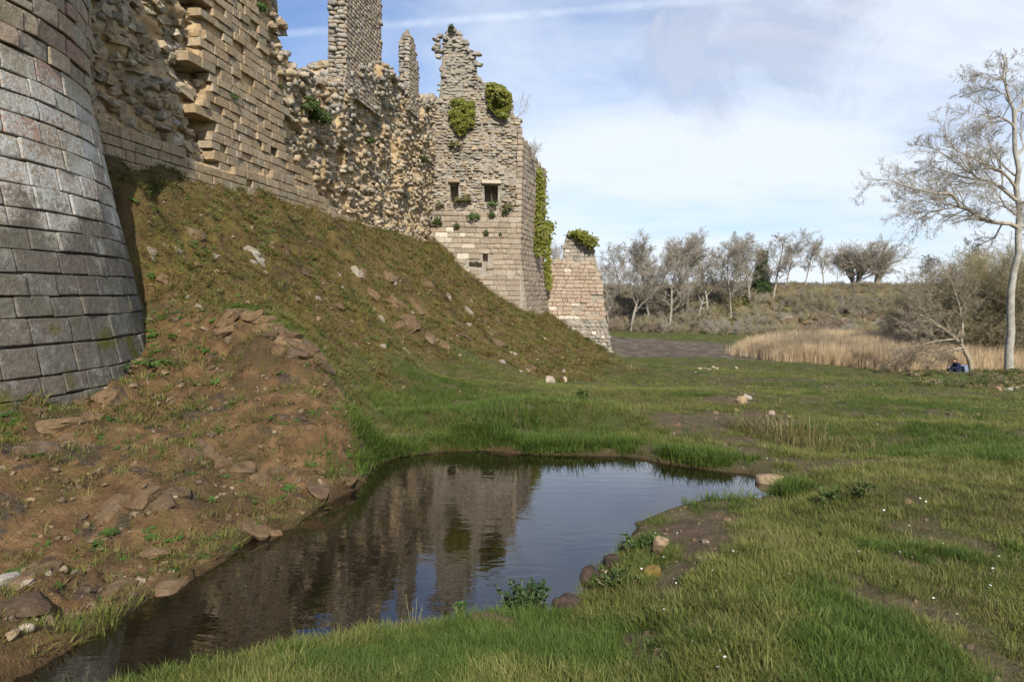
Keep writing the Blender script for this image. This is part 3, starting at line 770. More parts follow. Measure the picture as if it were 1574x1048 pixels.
def build_curtain():
    T = thing('curtain_wall', 'long ruined curtain wall of sandy rubble with a surviving sheet of squared stone facing', 'wall', (WALL_A + WALL_B * 20, 20, 4.2))
    us = np.arange(0, WPATH.U[-1], .075)
    core('core', WPATH, us, wall_bot, wall_top, 130, wall_depth, 1.7, M_MORTAR, T)
    A = Stones(); Rb = Stones()
    t, n = WPATH.frame(1.0); t3 = np.array([t[0], t[1], 0]); n3 = np.array([n[0], n[1], 0]); F0 = frame(t3, n3, (0, 0, 1))
    def inhole(u, z):
        return any(((u - c[0]) / w) ** 2 + ((z - c[1]) / h) ** 2 < .75 for c, w, h, d in _holes)
    z = 3.4; C = []
    while z < 11.5:
        h = rr(.165, .225); u = rr(0, .3)
        while u < 13:
            L = rr(.22, .58); C.append((u + L / 2, z + h / 2, L, h)); u += L
        z += h
    C = np.array(C); ash, pli, px, py = wall_zone(C[:, 0], C[:, 1]); ok = (ash | pli) & (C[:, 1] < wall_top(C[:, 0]))
    outs = np.where(pli, .10, rng.uniform(-.02, .03, len(C)))
    PP = WPATH.at(C[:, 0], C[:, 1], outs - .14)
    for k in np.nonzero(ok)[0]:
        um, zm, L, h = C[k]
        if inhole(um, zm) or (not pli[k] and random.random() < .05): continue
        A.add(PP[k], F0 @ rotm('Y', rr(-.02, .02)) @ rotm('Z', rr(-.03, .03)), (L - rr(.004, .016), .32, h - rr(.006, .020)), blocks(M_ASHLAR, 16, 3, .030, 16), 'stone_block')
    # torn rubble: stones sit in rough beds in the mortar
    z = 3.6; C = []
    while z < 12.5:
        u = 0.0
        while u < WPATH.U[-1]:
            step = rr(.17, .34); C.append((u + step / 2, z + rr(-.07, .07), step)); u += step
        z += .17
    C = np.array(C); ash, pli, px, py = wall_zone(C[:, 0], C[:, 1])
    ok = (C[:, 1] < wall_top(C[:, 0]) + .02) & ~ash & ~pli & (px > 100) & (px < 700) & (py > -40)
    ok &= rng.random(len(C)) > np.where(px < 330, .20, .16)
    D = wall_depth(C[:, 0], C[:, 1])
    PP = WPATH.at(C[:, 0], C[:, 1], D + rng.uniform(-.11, .01, len(C)))
    for k in np.nonzero(ok)[0]:
        um, zm, step = C[k]
        if inhole(um, zm): continue
        big = 1.25 if px[k] < 330 else 1.0
        sz = (step * rr(.62, 1.15) * big, rr(.20, .34), rr(.08, .185) * big)
        grey = float(smooth(py[k], 260, 120) * smooth(px[k], 430, 560)) * .75 + .08
        mat = M_GREY if random.random() < grey else M_RUBBLE
        Rb.add(PP[k], F0 @ rotm('Y', rr(-.35, .35)) @ rotm('X', rr(-.35, .35)) @ rotm('Z', rr(-.4, .4)), sz, blocks(mat, 5.5, 1, .17, 18, False), 'rubble_stone')
    # ragged crest
    for u in np.arange(7.5, WPATH.U[-1] - .3, .16):
        zt = float(wall_top(u))
        for k in range(3):
            P = WPATH.at(np.array([u + rr(-.1, .1)]), np.array([zt + rr(-.12, .08)]), np.array([rr(-1.3, -.15)]))[0]
            Rb.add(P, F0 @ rotm('Y', rr(-.5, .5)) @ rotm('Z', rr(-1, 1)), (rr(.2, .42), rr(.2, .35), rr(.12, .26)), blocks(M_GREY if random.random() < .6 else M_RUBBLE, 5.5, 1, .17, 18, False), 'rubble_stone')
    A.build(T, 300, 'block_fill'); Rb.build(T, 300, 'rubble_fill')
    # two upright fragments of the parapet storey
    def fragment(Yc, xl, xc, length, zb, zt, taper, seed, course):
        pth = Path([(xl, Yc + .05), (xc, Yc), (xc + WT[0] * length, Yc + WT[1] * length), (xl + WT[0] * length, Yc + .05 + WT[1] * length)])
        fr = core('wall_fragment', pth, np.arange(0, pth.U[3], .07), lambda u: np.minimum(zb, wall_top((Yc + np.clip(u - pth.U[1], 0, length) * WT[1] - YA) / WT[1]) - .3), lambda u: zt - taper(u, pth) + .12 * fbm(u * 2.7, u * 0 + seed, 0, 3, seed), 60,
                  lambda U, Z: np.where(U < pth.U[1], -.10 + .10 * fbm(U * 3, Z * 3, 0, 3, seed), -.05 + .02 * fbm(U * 3, Z * 4, 0, 3, seed)), min(.42, (xc - xl) * .45), M_GMORT, T)
        S = Stones(); zz = zb - .3
        while zz < zt:
            h = rr(*course); u = 0.0
            while u < pth.U[2]:
                L = rr(.14, .36); um = u + L / 2; u += L
                if zz + h > zt - taper(np.array([um]), pth)[0] - .02: continue
                if abs(um - pth.U[1]) < L * .3: pass
                tt, nn = pth.frame(um); Fm = frame((tt[0], tt[1], 0), (nn[0], nn[1], 0), (0, 0, 1))
                end = um < pth.U[1]
                P = pth.at(np.array([um]), np.array([zz + h / 2]), np.array([rr(-.14, -.02) if end else rr(-.085, -.06)]))[0] - np.array(T.location)
                Rm = Fm @ rotm('Y', rr(-.25, .25) if end else rr(-.03, .03)) @ rotm('Z', rr(-.2, .2) if end else 0)
                S.add(P, Rm, (L * (rr(.8, 1.2) if end else .95), .24, h * (rr(.7, 1.2) if end else .88)), blocks(M_GREY if random.random() < (.75 if end else .15) else M_TOWER, 4 if end else 8, 1, .10 if end else .05, 14, False), 'stone')
            zz += h
        keep = fr.matrix_basis.copy()
        S.build(fr, 120, 'masonry')
        # ragged top
        return fr
    p0 = wallpix(531, 118); p1 = wallpix(587, 98)
    fragment(22.3, float(pixY(503, 60, 22.3)[0]), float(pixY(529, 60, 22.3)[0]), 3.5, 8.7, 13.4, lambda u, p: .35 * smooth(u, p.U[2] - 1.2, p.U[2]) + .2 * (u < .25), 3, (.11, .16))
    fragment(29.6, float(pixY(612, 110, 29.6)[0]), float(pixY(628, 110, 29.6)[0]), 1.5, 10.0, 12.95, lambda u, p: 1.0 * smooth(np.abs(u - p.U[1] - .25), .05, 1.6), 9, (.11, .16))
    return T
CURTAIN = build_curtain()

# ------------------------------------------------------------------ square tower
def px_x(px, py, Y): return float(pixY(px, py, Y)[0])
QA = (px_x(665, 300, 34.0) - 1.2, 34.0); QB = (px_x(801, 330, 34.0), 34.0); QC = (px_x(824, 330, 37.2), 37.2); QD = (px_x(838, 330, 41.0), 41.0); QE = (QD[0] - 4, 42.0)
QPATH = Path([QA, QB, QC, QD, QE])
_qprof = [(665, 153, 34), (675, 150, 34), (678, 96, 34), (680, 62, 34), (688, 41, 34), (703, 47, 34), (713, 59, 34), (722, 74, 34), (730, 91, 34), (734, 113, 34), (748, 130, 34), (768, 140, 34), (784, 152, 34), (792, 184, 34), (800, 186, 34)]
def q_top_raw(u):
    xs = [(pixY(a, b, Y)[0] - QA[0], pixY(a, b, Y)[2]) for a, b, Y in _qprof]
    xs += [(QPATH.U[1] + .25, pixY(803, 212, 34.2)[2]), (QPATH.U[2] - .2, pixY(822, 236, 37)[2]), (QPATH.U[2] + .6, pixY(827, 252, 38)[2]), (QPATH.U[3], pixY(837, 264, 41)[2]), (QPATH.U[4], pixY(837, 264, 41)[2])]
    xs = np.array(xs)
    return np.interp(u, xs[:, 0], xs[:, 1]) + .10 * fbm(u * 2.6, u * 0 + 9.1, 0, 4, 55)
_QG = np.arange(0, QPATH.U[-1] + .02, .02); _QT = q_top_raw(_QG)
def q_top(u): return np.interp(u, _QG, _QT)
def q_bot_raw(u):
    p = QPATH.at(u, u * 0, u * 0 + .5); return np.minimum(ground_z(p[:, 0], p[:, 1], False), ground_z(p[:, 0] + .6, p[:, 1] - .6, False)) - .8
_QB = q_bot_raw(_QG)
def q_bot(u): return np.interp(u, _QG, _QB)
def q_u(px): return px_x(px, 300, 34.0) - QA[0]
def q_z(py, px=740): return float(pixY(px, py, 34.0)[2])
WINS = [(q_u(691), q_u(704), q_z(311), q_z(281), 1.3), (q_u(744), q_u(765), q_z(309), q_z(282), 1.3), (q_u(743), q_u(751), q_z(402), q_z(391), .5), (q_u(746), q_u(750), q_z(417), q_z(402), .35), (q_u(722), q_u(742), q_z(411), q_z(405), .3)]
def batter(Z): return .10 * np.clip(4.2 - Z, 0, None) ** 1.15
def q_depth(U, Z):
    rub = Z > (QZ322 + .25 * vnoise(U * 1.7, Z, 0, 4))
    d = np.where(rub, -.13 + .09 * fbm(U * 1.2, Z * 1.2, 0, 3, 81) + .05 * fbm(U * 5, Z * 6, 0, 3, 83), -.05) + batter(Z)
    d = np.where(Z > QZ150, d - .15, d)
    for a, b, z0, z1, dp in WINS:
        d = np.where((U > a) & (U < b) & (Z > z0) & (Z < z1), -dp, d)
    return d
def build_square_tower():
    T = thing('square_tower', 'square ruined tower with two dark window openings and a jagged spike of masonry on top', 'tower', (QA[0] + 2, 36, 1.0))
    us = np.unique(np.round(np.concatenate([np.arange(0, QPATH.U[-1], .075)] + [[a - .004, a + .004, b - .004, b + .004] for a, b, *_ in WINS]), 4))
    core('core', QPATH, us, q_bot, q_top, 190, q_depth, 1.6, M_GMORT, T)
    A = Stones(); Rb = Stones()
    def blocked(u, z, L, h):
        return any(u + L * .35 > a and u - L * .35 < b and z + h * .35 > z0 and z - h * .35 < z1 for a, b, z0, z1, dp in WINS)
    z = -.6
    while z < 15.8:
        h = rr(.235, .30)
        for k in range(3):
            u = QPATH.U[k]; end = QPATH.U[k + 1]
            while u < end - .05:
                low = (z + h / 2) < QZ322 + .25 * float(vnoise(u * 1.7, z, 0, 4)) or (u > QPATH.U[1] - .35)
                L = rr(.30, .68) if low else rr(.16, .40)
                if end - u - L < .2: L = end - u
                um, zm = u + L / 2, z + h / 2; u += L
                if zm > float(q_top(um)) - .05 or zm < float(q_bot(um)): continue
                if blocked(um, zm, L, h): continue
                tt, nn = QPATH.frame(um); Fm = frame((tt[0], tt[1], 0), (nn[0], nn[1], 0), (0, 0, 1))
                sl = float(batter(np.array(zm)))
                if low:
                    P = QPATH.at(np.array([um]), np.array([zm]), np.array([sl - .13 + rr(-.02, .015)]))[0]
                    px, py, w = project(P)
                    pale = k == 0 and px < 722 and py > 352 and random.random() < .5
                    A.add(P, Fm @ rotm('Y', rr(-.015, .015)), (L - rr(.006, .024), .30, h - rr(.008, .026)), blocks(M_PALE if pale else M_TOWER, 14, 3, .035, 14), 'stone_block')
                else:
                    for q in range(2):
                        uu = um + rr(-.08, .08); z2 = zm + (q - .5) * h * .5 + rr(-.03, .03)
                        if blocked(uu, z2, .2, .15): continue
                        d = float(q_depth(np.array([uu]), np.array([z2]))[0])
                        P = QPATH.at(np.array([uu]), np.array([z2]), np.array([d + rr(-.09, .0)]))[0]
                        spike = z2 > QZ150
                        Rb.add(P, Fm @ rotm('Y', rr(-.22, .22)) @ rotm('X', rr(-.2, .2)), (rr(.16, .36), rr(.16, .26 if not spike else .2), rr(.07, .15)), blocks(M_GREY if random.random() < (.85 if spike else .55) else M_RUBBLE, 5.5, 1, .14, 18, False), 'rubble_stone')
        z += h
    # lintels, jambs and sills of the two openings
    for k, (a, b, z0, z1, dp) in enumerate(WINS[:2]):
        P = QPATH.at(np.array([(a + b) / 2]), np.array([z1 + .09]), np.array([-.15]))[0] - np.array(T.location)
        o = obj('lintel', stone_shape('lintel', int(a * 10), 14, 3, .04, M_PALE if k else M_TOWER, True), T)
        o.matrix_basis = Matrix.Translation(P) @ Matrix.Diagonal((b - a + (.30 if k else .16), .30, .17, 1))
    # ragged crest stones
    for u in np.arange(0.05, QPATH.U[3], .15):
        zt = float(q_top(u)); tt, nn = QPATH.frame(u); Fm = frame((tt[0], tt[1], 0), (nn[0], nn[1], 0), (0, 0, 1))
        for k in range(2):
            P = QPATH.at(np.array([u + rr(-.06, .06)]), np.array([zt + rr(-.15, .04)]), np.array([rr(-.8, -.1)]))[0]
            Rb.add(P, Fm @ rotm('Y', rr(-.4, .4)) @ rotm('Z', rr(-.8, .8)), (rr(.16, .34), rr(.2, .3), rr(.10, .2)), blocks(M_GREY, 5.5, 1, .15, 18, False), 'rubble_stone')
    for px, py in ((670, 76), (673, 70), (671, 62), (675, 80), (674, 88), (677, 56), (736, 100), (733, 84)):
        P = pixY(px, py, 34.2); Rb.add(P, rotm('Y', rr(-.3, .3)), (rr(.25, .45), .4, rr(.12, .2)), blocks(M_GREY, 5.5, 1, .15, 18, False), 'rubble_stone')
    A.build(T, 300, 'block_fill'); Rb.build(T, 300, 'rubble_fill')
    return T
SQUARE = build_square_tower()

# ------------------------------------------------------------------ end of the far wall
FY = 40.6
FA = (px_x(842, 450, FY), FY); FB = (px_x(948, 450, FY), FY - .3); FC = (FB[0] + .2, FY + 4)
FPATH = Path([FA, FB, FC])
def f_top_raw(u):
    pr = [(842, 396), (849, 398), (864, 400), (867, 372), (872, 361), (886, 357), (903, 366), (912, 380), (916, 402), (921, 420), (925, 450), (929, 480), (933, 503), (938, 530), (944, 556), (950, 560)]
    xs = np.array([(pixY(a, b, FY)[0] - FA[0], pixY(a, b, FY)[2]) for a, b in pr])
    return np.interp(u, xs[:, 0], xs[:, 1]) + .07 * fbm(u * 3, u * 0 + 4.4, 0, 3, 57)
_FG = np.arange(0, FPATH.U[-1], .02); _FT = f_top_raw(_FG)
def f_top(u): return np.interp(u, _FG, _FT)
def build_far_wall():
    T = thing('ruined_wall', 'low end of a reddish stone wall with an ivy-capped stub, beyond the square tower', 'wall', (FA[0] + 1.5, FY, -1.5))
    zr = float(pixY(890, 492, FY)[2])
    dep = lambda U, Z: np.where(Z > zr, -.05, .02 + .14 * np.clip(zr - Z, 0, None) + .10 * fbm(U * 2, Z * 2, 0, 3, 91))
    zst = float(pixY(890, 402, FY)[2])
    core('core', FPATH, np.arange(0, FPATH.U[1] + .2, .08), lambda u: u * 0 - 3.2, f_top, 80, lambda U, Z: dep(U, Z) - .25 * (Z > zst), 1.5, M_GMORT, T)
    A = Stones(); z = -2.6
    while z < 6.5:
        h = rr(.19, .27); u = 0.0
        while u < FPATH.U[1]:
            up = z > zr
            L = rr(.26, .6) if up else rr(.2, .42)
            um, zm = u + L / 2, z + h / 2; u += L
            if zm > float(f_top(um)): continue
            stub = zm > zst
            d = float(dep(np.array([um]), np.array([zm]))[0]) - .25 * stub
            Fm = frame((1, 0, 0), (0, -1, 0), (0, 0, 1))
            P = FPATH.at(np.array([um]), np.array([zm]), np.array([d - .06 + rr(-.05, .03)]))[0]
            if random.random() < .04: continue
            mat = M_FAR if up and not stub else M_GREY
            pale = .2 if (up and 470 < project(P)[1] < 500) else .02
            if random.random() < pale: mat = M_PALE
            A.add(P, Fm @ rotm('Y', rr(-.03, .03) if up else rr(-.2, .2)), (L - .02, .3, h - .02), blocks(mat, 9 if up else 4, 1, .05 if up else .1, 10, False), 'stone_block')
        z += h
    A.build(T, 300, 'rubble_fill')
    return T
FARWALL = build_far_wall()
# ------------------------------------------------------------------ ground lookup
def hit(px, py, tmax=140.0):
    """where the line of sight through a measured pixel meets the ground"""
    px = np.atleast_1d(np.asarray(px, float)); py = np.atleast_1d(np.asarray(py, float))
    d = FWD + RGT * ((px - CX) / F_PX)[:, None] - UPV * ((py - CY) / F_PX)[:, None]
    t = np.concatenate([np.geomspace(1.5, tmax, 420)])
    P = CAM + d[:, None, :] * t[None, :, None]
    g = GZ(P[..., 0], P[..., 1])
    below = P[..., 2] < g
    k = np.where(below.any(1), below.argmax(1), len(t) - 1); k = np.maximum(k, 1)
    r = np.arange(len(px))
    a = P[r, k - 1, 2] - g[r, k - 1]; b = P[r, k, 2] - g[r, k]
    f = np.clip(a / (a - b + 1e-9), 0, 1)
    return P[r, k - 1] + (P[r, k] - P[r, k - 1]) * f[:, None]
# a fast table of the ground for placing plants and stones
_gx = np.linspace(-40, 70, 1101); _gy = np.linspace(0, 125, 1251)
_GX, _GY = np.meshgrid(_gx, _gy, indexing='ij')
_fine_x = np.linspace(-9, 13, 441); _fine_y = np.linspace(1, 31, 601)
_FX, _FY = np.meshgrid(_fine_x, _fine_y, indexing='ij')
_gz = ground_z(_GX[::2, ::2], _GY[::2, ::2]); _fz = ground_z(_FX, _FY)
def _bil(T, x0, dx, y0, dy, X, Y):
    a = np.clip((X - x0) / dx, 0, T.shape[0] - 1.001); b = np.clip((Y - y0) / dy, 0, T.shape[1] - 1.001)
    i = a.astype(int); j = b.astype(int); a = a - i; b = b - j
    return (T[i, j] * (1 - a) + T[i + 1, j] * a) * (1 - b) + (T[i, j + 1] * (1 - a) + T[i + 1, j + 1] * a) * b
def GZ(X, Y):
    X = np.asarray(X, float); Y = np.asarray(Y, float)
    c = _bil(_gz, -40, .2, 0, .2, X, Y)
    f = _bil(_fz, -9, .05, 1, .05, X, Y)
    inside = (X > -8.9) & (X < 12.9) & (Y > 1.1) & (Y < 30.9)
    return np.where(inside, f, c)
def gz1(x, y): return float(GZ(np.array([x]), np.array([y]))[0])
def gnorm(X, Y, e=.08):
    n = np.stack([-(GZ(X + e, Y) - GZ(X - e, Y)) / (2 * e), -(GZ(X, Y + e) - GZ(X, Y - e)) / (2 * e), np.ones_like(X)], -1)
    return n / np.linalg.norm(n, axis=-1, keepdims=True)

# ------------------------------------------------------------------ scattering of uncountable plants
def scatter(name, P, Rt, S, idx, protos, label, parent=None):
    me = bpy.data.meshes.new(name); n = len(P)
    me.vertices.add(n); me.vertices.foreach_set('co', np.asarray(P, np.float32).ravel())
    a = me.attributes.new('rot', 'FLOAT_VECTOR', 'POINT'); a.data.foreach_set('vector', np.asarray(Rt, np.float32).ravel())
    a = me.attributes.new('scl', 'FLOAT_VECTOR', 'POINT'); a.data.foreach_set('vector', np.asarray(S, np.float32).ravel())
    a = me.attributes.new('idx', 'INT', 'POINT'); a.data.foreach_set('value', np.asarray(idx, np.int32))
    o = obj(name, me, None, label, kind='stuff')
    col = bpy.data.collections.new(name + '_shapes')
    for k, pm in enumerate(protos):
        col.objects.link(bpy.data.objects.new('%s_shape_%02d' % (name, k), pm))
    g = bpy.data.node_groups.new(name + '_scatter', 'GeometryNodeTree')
    g.interface.new_socket('Geometry', in_out='INPUT', socket_type='NodeSocketGeometry')
    g.interface.new_socket('Geometry', in_out='OUTPUT', socket_type='NodeSocketGeometry')
    N, L = g.nodes, g.links
    gi = N.new('NodeGroupInput'); go = N.new('NodeGroupOutput')
    ip = N.new('GeometryNodeInstanceOnPoints'); ci = N.new('GeometryNodeCollectionInfo')
    ci.inputs['Collection'].default_value = col; ci.inputs['Separate Children'].default_value = True; ci.inputs['Reset Children'].default_value = True
    def na(nm, ty):
        x = N.new('GeometryNodeInputNamedAttribute'); x.data_type = ty; x.inputs['Name'].default_value = nm
        return x.outputs['Attribute']
    e2r = N.new('FunctionNodeEulerToRotation'); L.new(na('rot', 'FLOAT_VECTOR'), e2r.inputs[0])
    L.new(gi.outputs[0], ip.inputs['Points']); L.new(ci.outputs[0], ip.inputs['Instance'])
    ip.inputs['Pick Instance'].default_value = True
    L.new(na('idx', 'INT'), ip.inputs['Instance Index']); L.new(e2r.outputs[0], ip.inputs['Rotation']); L.new(na('scl', 'FLOAT_VECTOR'), ip.inputs['Scale'])
    L.new(ip.outputs[0], go.inputs[0])
    md = o.modifiers.new('scatter', 'NODES'); md.node_group = g
    return o
def leaf_material(name, cols, trans=.35, rough=.6):
    m = NT(name)
    r = m.math('FRACT', m.math('ADD', m.attr('rnd'), m.rnd()))
    c = m.ramp(r, [(i / (len(cols) - 1), k) for i, k in enumerate(cols)])
    c = m.mix(.5, c, m.ramp(m.noise(1.6, 3, .6), [(.3, (.6, .62, .55)), (.7, (1.3, 1.25, 1.2))]), 'MULTIPLY')
    m.done(c, rough)
    if trans:
        tb = m.n.new('ShaderNodeBsdfTranslucent'); m.l.new(c, tb.inputs['Color'])
        mx = m.n.new('ShaderNodeMixShader'); mx.inputs[0].default_value = trans
        m.l.new(m.b.outputs[0], mx.inputs[1]); m.l.new(tb.outputs[0], mx.inputs[2]); m.l.new(mx.outputs[0], m.out.inputs[0])
    return m.m
M_GRASS = leaf_material('grass_blade', [(.115, .150, .030), (.160, .190, .040), (.210, .222, .056), (.27, .25, .09), (.13, .170, .032)], .4)
M_LUSH = leaf_material('lush_grass_blade', [(.068, .118, .022), (.095, .152, .027), (.125, .175, .036), (.105, .155, .027)], .4)
M_DRYG = leaf_material('dry_grass_blade', [(.20, .16, .075), (.26, .21, .10), (.16, .14, .05), (.13, .13, .035)], .3)
M_MOSS = leaf_material('slope_moss', [(.12, .095, .028), (.165, .14, .032), (.115, .135, .024), (.17, .115, .045), (.085, .065, .028)], .3)
M_WEED = leaf_material('weed_leaf', [(.045, .105, .018), (.075, .14, .028), (.10, .16, .04)], .35)
M_REED = leaf_material('dry_reed', [(.50, .38, .24), (.60, .47, .30), (.66, .53, .36), (.46, .34, .21)], .25)
def tuft(name, seed, n, h, spread, w, lean, mat, segs=3):
    r = random.Random(seed); V, Fc, R = [], [], []
    for b in range(n):
        a = r.uniform(0, 6.283); d = spread * math.sqrt(r.random()); x, y = d * math.cos(a), d * math.sin(a)
        hh = h * r.uniform(.5, 1.15); ln = lean * r.uniform(.2, 1.3); az = a + r.uniform(-1.2, 1.2); ww = w * r.uniform(.6, 1.2)
        px, py = -math.sin(az), math.cos(az); i0 = len(V); rv = r.random()
        for s in range(segs + 1):
            t = s / segs; off = ln * hh * t * t; z = hh * (t - .18 * ln * t * t)
            cx_, cy_ = x + math.cos(az) * off, y + math.sin(az) * off
            if s == segs: V.append((cx_, cy_, z)); R.append(rv)
            else:
                k = ww * (1 - .55 * t) / 2
                V.append((cx_ - px * k, cy_ - py * k, z)); V.append((cx_ + px * k, cy_ + py * k, z)); R += [rv, rv]
        for s in range(segs - 1):
            q = i0 + s * 2; Fc.append((q, q + 1, q + 3, q + 2))
        q = i0 + (segs - 1) * 2; Fc.append((q, q + 1, q + 2))
    return mesh(name, V, Fc, mat, False, dict(rnd=np.array(R) * .6))
def rosette(name, seed, n, L, w, up, mat):
    r = random.Random(seed); V, Fc = [], []
    for b in range(n):
        a = 6.283 * b / n + r.uniform(-.4, .4); l = L * r.uniform(.6, 1.1); u = up * r.uniform(.4, 1.3)
        c, s = math.cos(a), math.sin(a); i0 = len(V)
        for t, k in ((0, .25), (.35, .8), (.7, 1.0)):
            z = l * u * (t - .5 * t * t) + .004; ww = w * k / 2
            V.append((c * l * t + s * ww, s * l * t - c * ww, z)); V.append((c * l * t - s * ww, s * l * t + c * ww, z))
        V.append((c * l, s * l, l * u * .42)); Fc += [(i0, i0 + 2, i0 + 3, i0 + 1), (i0 + 2, i0 + 4, i0 + 5, i0 + 3), (i0 + 4, i0 + 6, i0 + 5)]
    return mesh(name, V, Fc, mat, False)
def polar_points(n, r0, r1, a0=-42, a1=52, power=1.0):
    """more plants per square metre close by than far off"""
    a = np.radians(rng.uniform(a0, a1, n)); q = rng.random(n)
    e = power
    r = (r0 ** e + q * (r1 ** e - r0 ** e)) ** (1 / e)
    return np.sin(a) * r, np.cos(a) * r, r
def euler_up(n, tilt=.25):
    e = np.zeros((n, 3)); e[:, 0] = rng.normal(0, tilt, n); e[:, 1] = rng.normal(0, tilt, n); e[:, 2] = rng.uniform(0, 6.283, n); return e
def euler_normal(N):
    """euler that stands a plant along the ground normal, random turn"""
    out = np.zeros((len(N), 3))
    for i, n in enumerate(N):
        q = Vector(n).to_track_quat('Z', 'Y'); m = q.to_matrix() @ Matrix.Rotation(random.uniform(0, 6.283), 3, 'Z')
        out[i] = m.to_euler()
    return out
FORB = []                                        # keep-out discs for plants (x, y, r)
def plant_ok(x, y):
    pd = polydist(x, y, POND)
    ok = pd < -.03
    tr = np.hypot(x - TOWER_C[0], y - TOWER_C[1]) > tower_r(np.clip(GZ(x, y), .3, 5)) - .08
    wl = (x - (WALL_A + WALL_B * y)) > 0.06
    return ok & tr & wl
def build_grass():
    lawn = [tuft('lawn_tuft', 10 + i, 18, .038, .065, .0038, 1.0, M_GRASS, 2) for i in range(5)]
    longg = [tuft('long_tuft', 30 + i, 18, .070, .055, .0042, .85, M_GRASS) for i in range(4)]
    lush = [tuft('lush_tuft', 50 + i, 20, .090, .055, .0048, .85, M_LUSH) for i in range(4)]
    dry = [tuft('dry_tuft', 70 + i, 14, .045, .06, .0036, 1.3, M_DRYG, 2) for i in range(3)]
    protos = lawn + longg + lush + dry
    X, Y, S, I = [], [], [], []
    for n, r0, r1, pw, k in ((58000, 2.2, 9, .45, 1.0), (49000, 7, 19, .6, 1.35), (28000, 17, 46, .8, 2.3), (9000, 40, 84, 1.2, 4.5)):
        x, y, r = polar_points(n, r0, r1, power=pw)
        bank, slope, patch, mud = soil_masks(x, y)
        nz = fbm(x * .55, y * .55, 0, 3, 101); nf = fbm(x * 2.1, y * 2.1, 0, 3, 103)
        pd = -polydist(x, y, POND)
        dens = (1 - .93 * bank) * (1 - .80 * slope) * (1 - .97 * smooth(patch, .1, .75)) * (1 - mud)
        tip = (x > 1.0) & (y > 4.8) & (y < 6.6) & (pd < .5)
        dens = dens * np.where(tip, .35, 1.0)
        keep = (rng.random(n) < dens) & plant_ok(x, y) & ((y < 37) | ((k > 4) & (y < bluff_line(x) - 1)))
        edge = smooth(pd, .75, .1) * smooth(y, 5.2, 6.8)
        lushm = smooth(nz + .35 * nf + .55 * edge * (y > 6.5) - .25 * (r > 14), .10, .5)
        # rank grass at the foot of the slope and along the banks
        foot = np.exp(-((x + .6) / 2.0) ** 2 - ((y - 11.5) / 3.0) ** 2)
        near = smooth(y, 4.6, 3.4) * smooth(x, 1.6, .2)
        lushm = np.clip(lushm + .9 * foot, 0, 1)
        q = rng.random(n); q2 = rng.random(n)
        longm = np.clip(.28 + .5 * nf + .8 * edge + .6 * foot + .55 * near, .05, 1)
        dryp = np.clip(.04 + .35 * smooth(nz, -.1, -.6) + .5 * patch, 0, .75)
        ii = np.where(q < dryp, 13 + (q2 * 3).astype(int), np.where(rng.random(n) < longm, np.where(rng.random(n) < lushm, 9 + (q2 * 4).astype(int), 5 + (q2 * 4).astype(int)), np.where(rng.random(n) < lushm * .5, 9 + (q2 * 4).astype(int), (q2 * 5).astype(int))))
        sc = k * rng.uniform(.7, 1.3, n) * np.where((ii >= 9) & (ii < 13), .75 + .5 * edge + .35 * foot, 1.0) * (1 - .35 * patch)
        X.append(x[keep]); Y.append(y[keep]); S.append(sc[keep]); I.append(ii[keep])
    X, Y, S, I = map(np.concatenate, (X, Y, S, I))
    Z = GZ(X, Y) - .006
    hs = S * rng.uniform(.85, 1.15, len(S))
    hs = np.where(np.hypot(X, Y) > 15, S * .62, hs)
    scatter('grass', np.c_[X, Y, Z], euler_up(len(X), .13), np.c_[S, S, hs], I, protos, 'green meadow grass around the pond and over the moat bed')
build_grass()
def build_slope_cover():
    protos = [tuft('moss_tuft', 200 + i, 16, .062, .075, .009, 1.2, M_MOSS, 2) for i in range(5)] + \
             [rosette('weed_rosette', 220 + i, 7, .055, .022, .55, M_WEED) for i in range(4)] + \
             [tuft('green_tuft', 240 + i, 14, .075, .06, .006, 1.0, M_GRASS, 2) for i in range(3)] + \
             [tuft('withered_tuft', 260 + i, 12, .07, .06, .005, 1.3, M_DRYG, 2) for i in range(3)]
    n = 72000
    x, y, r = polar_points(n, 4, 42, -42, 16, .9)
    bank, slope, patch, mud = soil_masks(x, y)
    nz = fbm(x * .8, y * .8, 0, 4, 131); nf = fbm(x * 3, y * 3, 0, 3, 133)
    green = smooth(nz + .45 * nf, .02, .55) * (.25 + .75 * smooth(y, 24, 15))
    dens = slope * (.55 + .45 * green) + bank * .14 * (1 + 2.5 * smooth(nz + .4 * nf, .25, .7))
    shelf = smooth(np.hypot(x - TOWER_C[0], y - TOWER_C[1]) - tower_r(.9) , .9, .05) * (y < 10.5)
    dens = np.maximum(dens, shelf * .8)
    keep = (rng.random(n) < dens) & plant_ok(x, y)
    q = rng.random(n); q2 = rng.random(n)
    pg = np.where(bank > .5, .45, .16 + .5 * green); pw = np.where(bank > .5, .16, .05 + .10 * green)
    pg = np.maximum(pg, shelf * .55); pw = np.maximum(pw, shelf * .4)
    ii = np.where(q < pw, 5 + (q2 * 4).astype(int), np.where(q < pw + pg * .5, 9 + (q2 * 3).astype(int), np.where(q < pw + pg * .5 + .12, 12 + (q2 * 3).astype(int), (q2 * 5).astype(int))))
    x, y, ii, r = x[keep], y[keep], ii[keep], r[keep]
    s = rng.uniform(.5, 1.5, len(x)) * (.8 + r / 20)
    N = gnorm(x, y); N[:, 2] += .6; N /= np.linalg.norm(N, axis=1)[:, None]
    scatter('slope_plants', np.c_[x, y, GZ(x, y) - .006], euler_normal(N), np.c_[s, s, s * .8], ii, protos, 'moss, weeds and thin tufts on the earth bank and castle slope')
build_slope_cover()
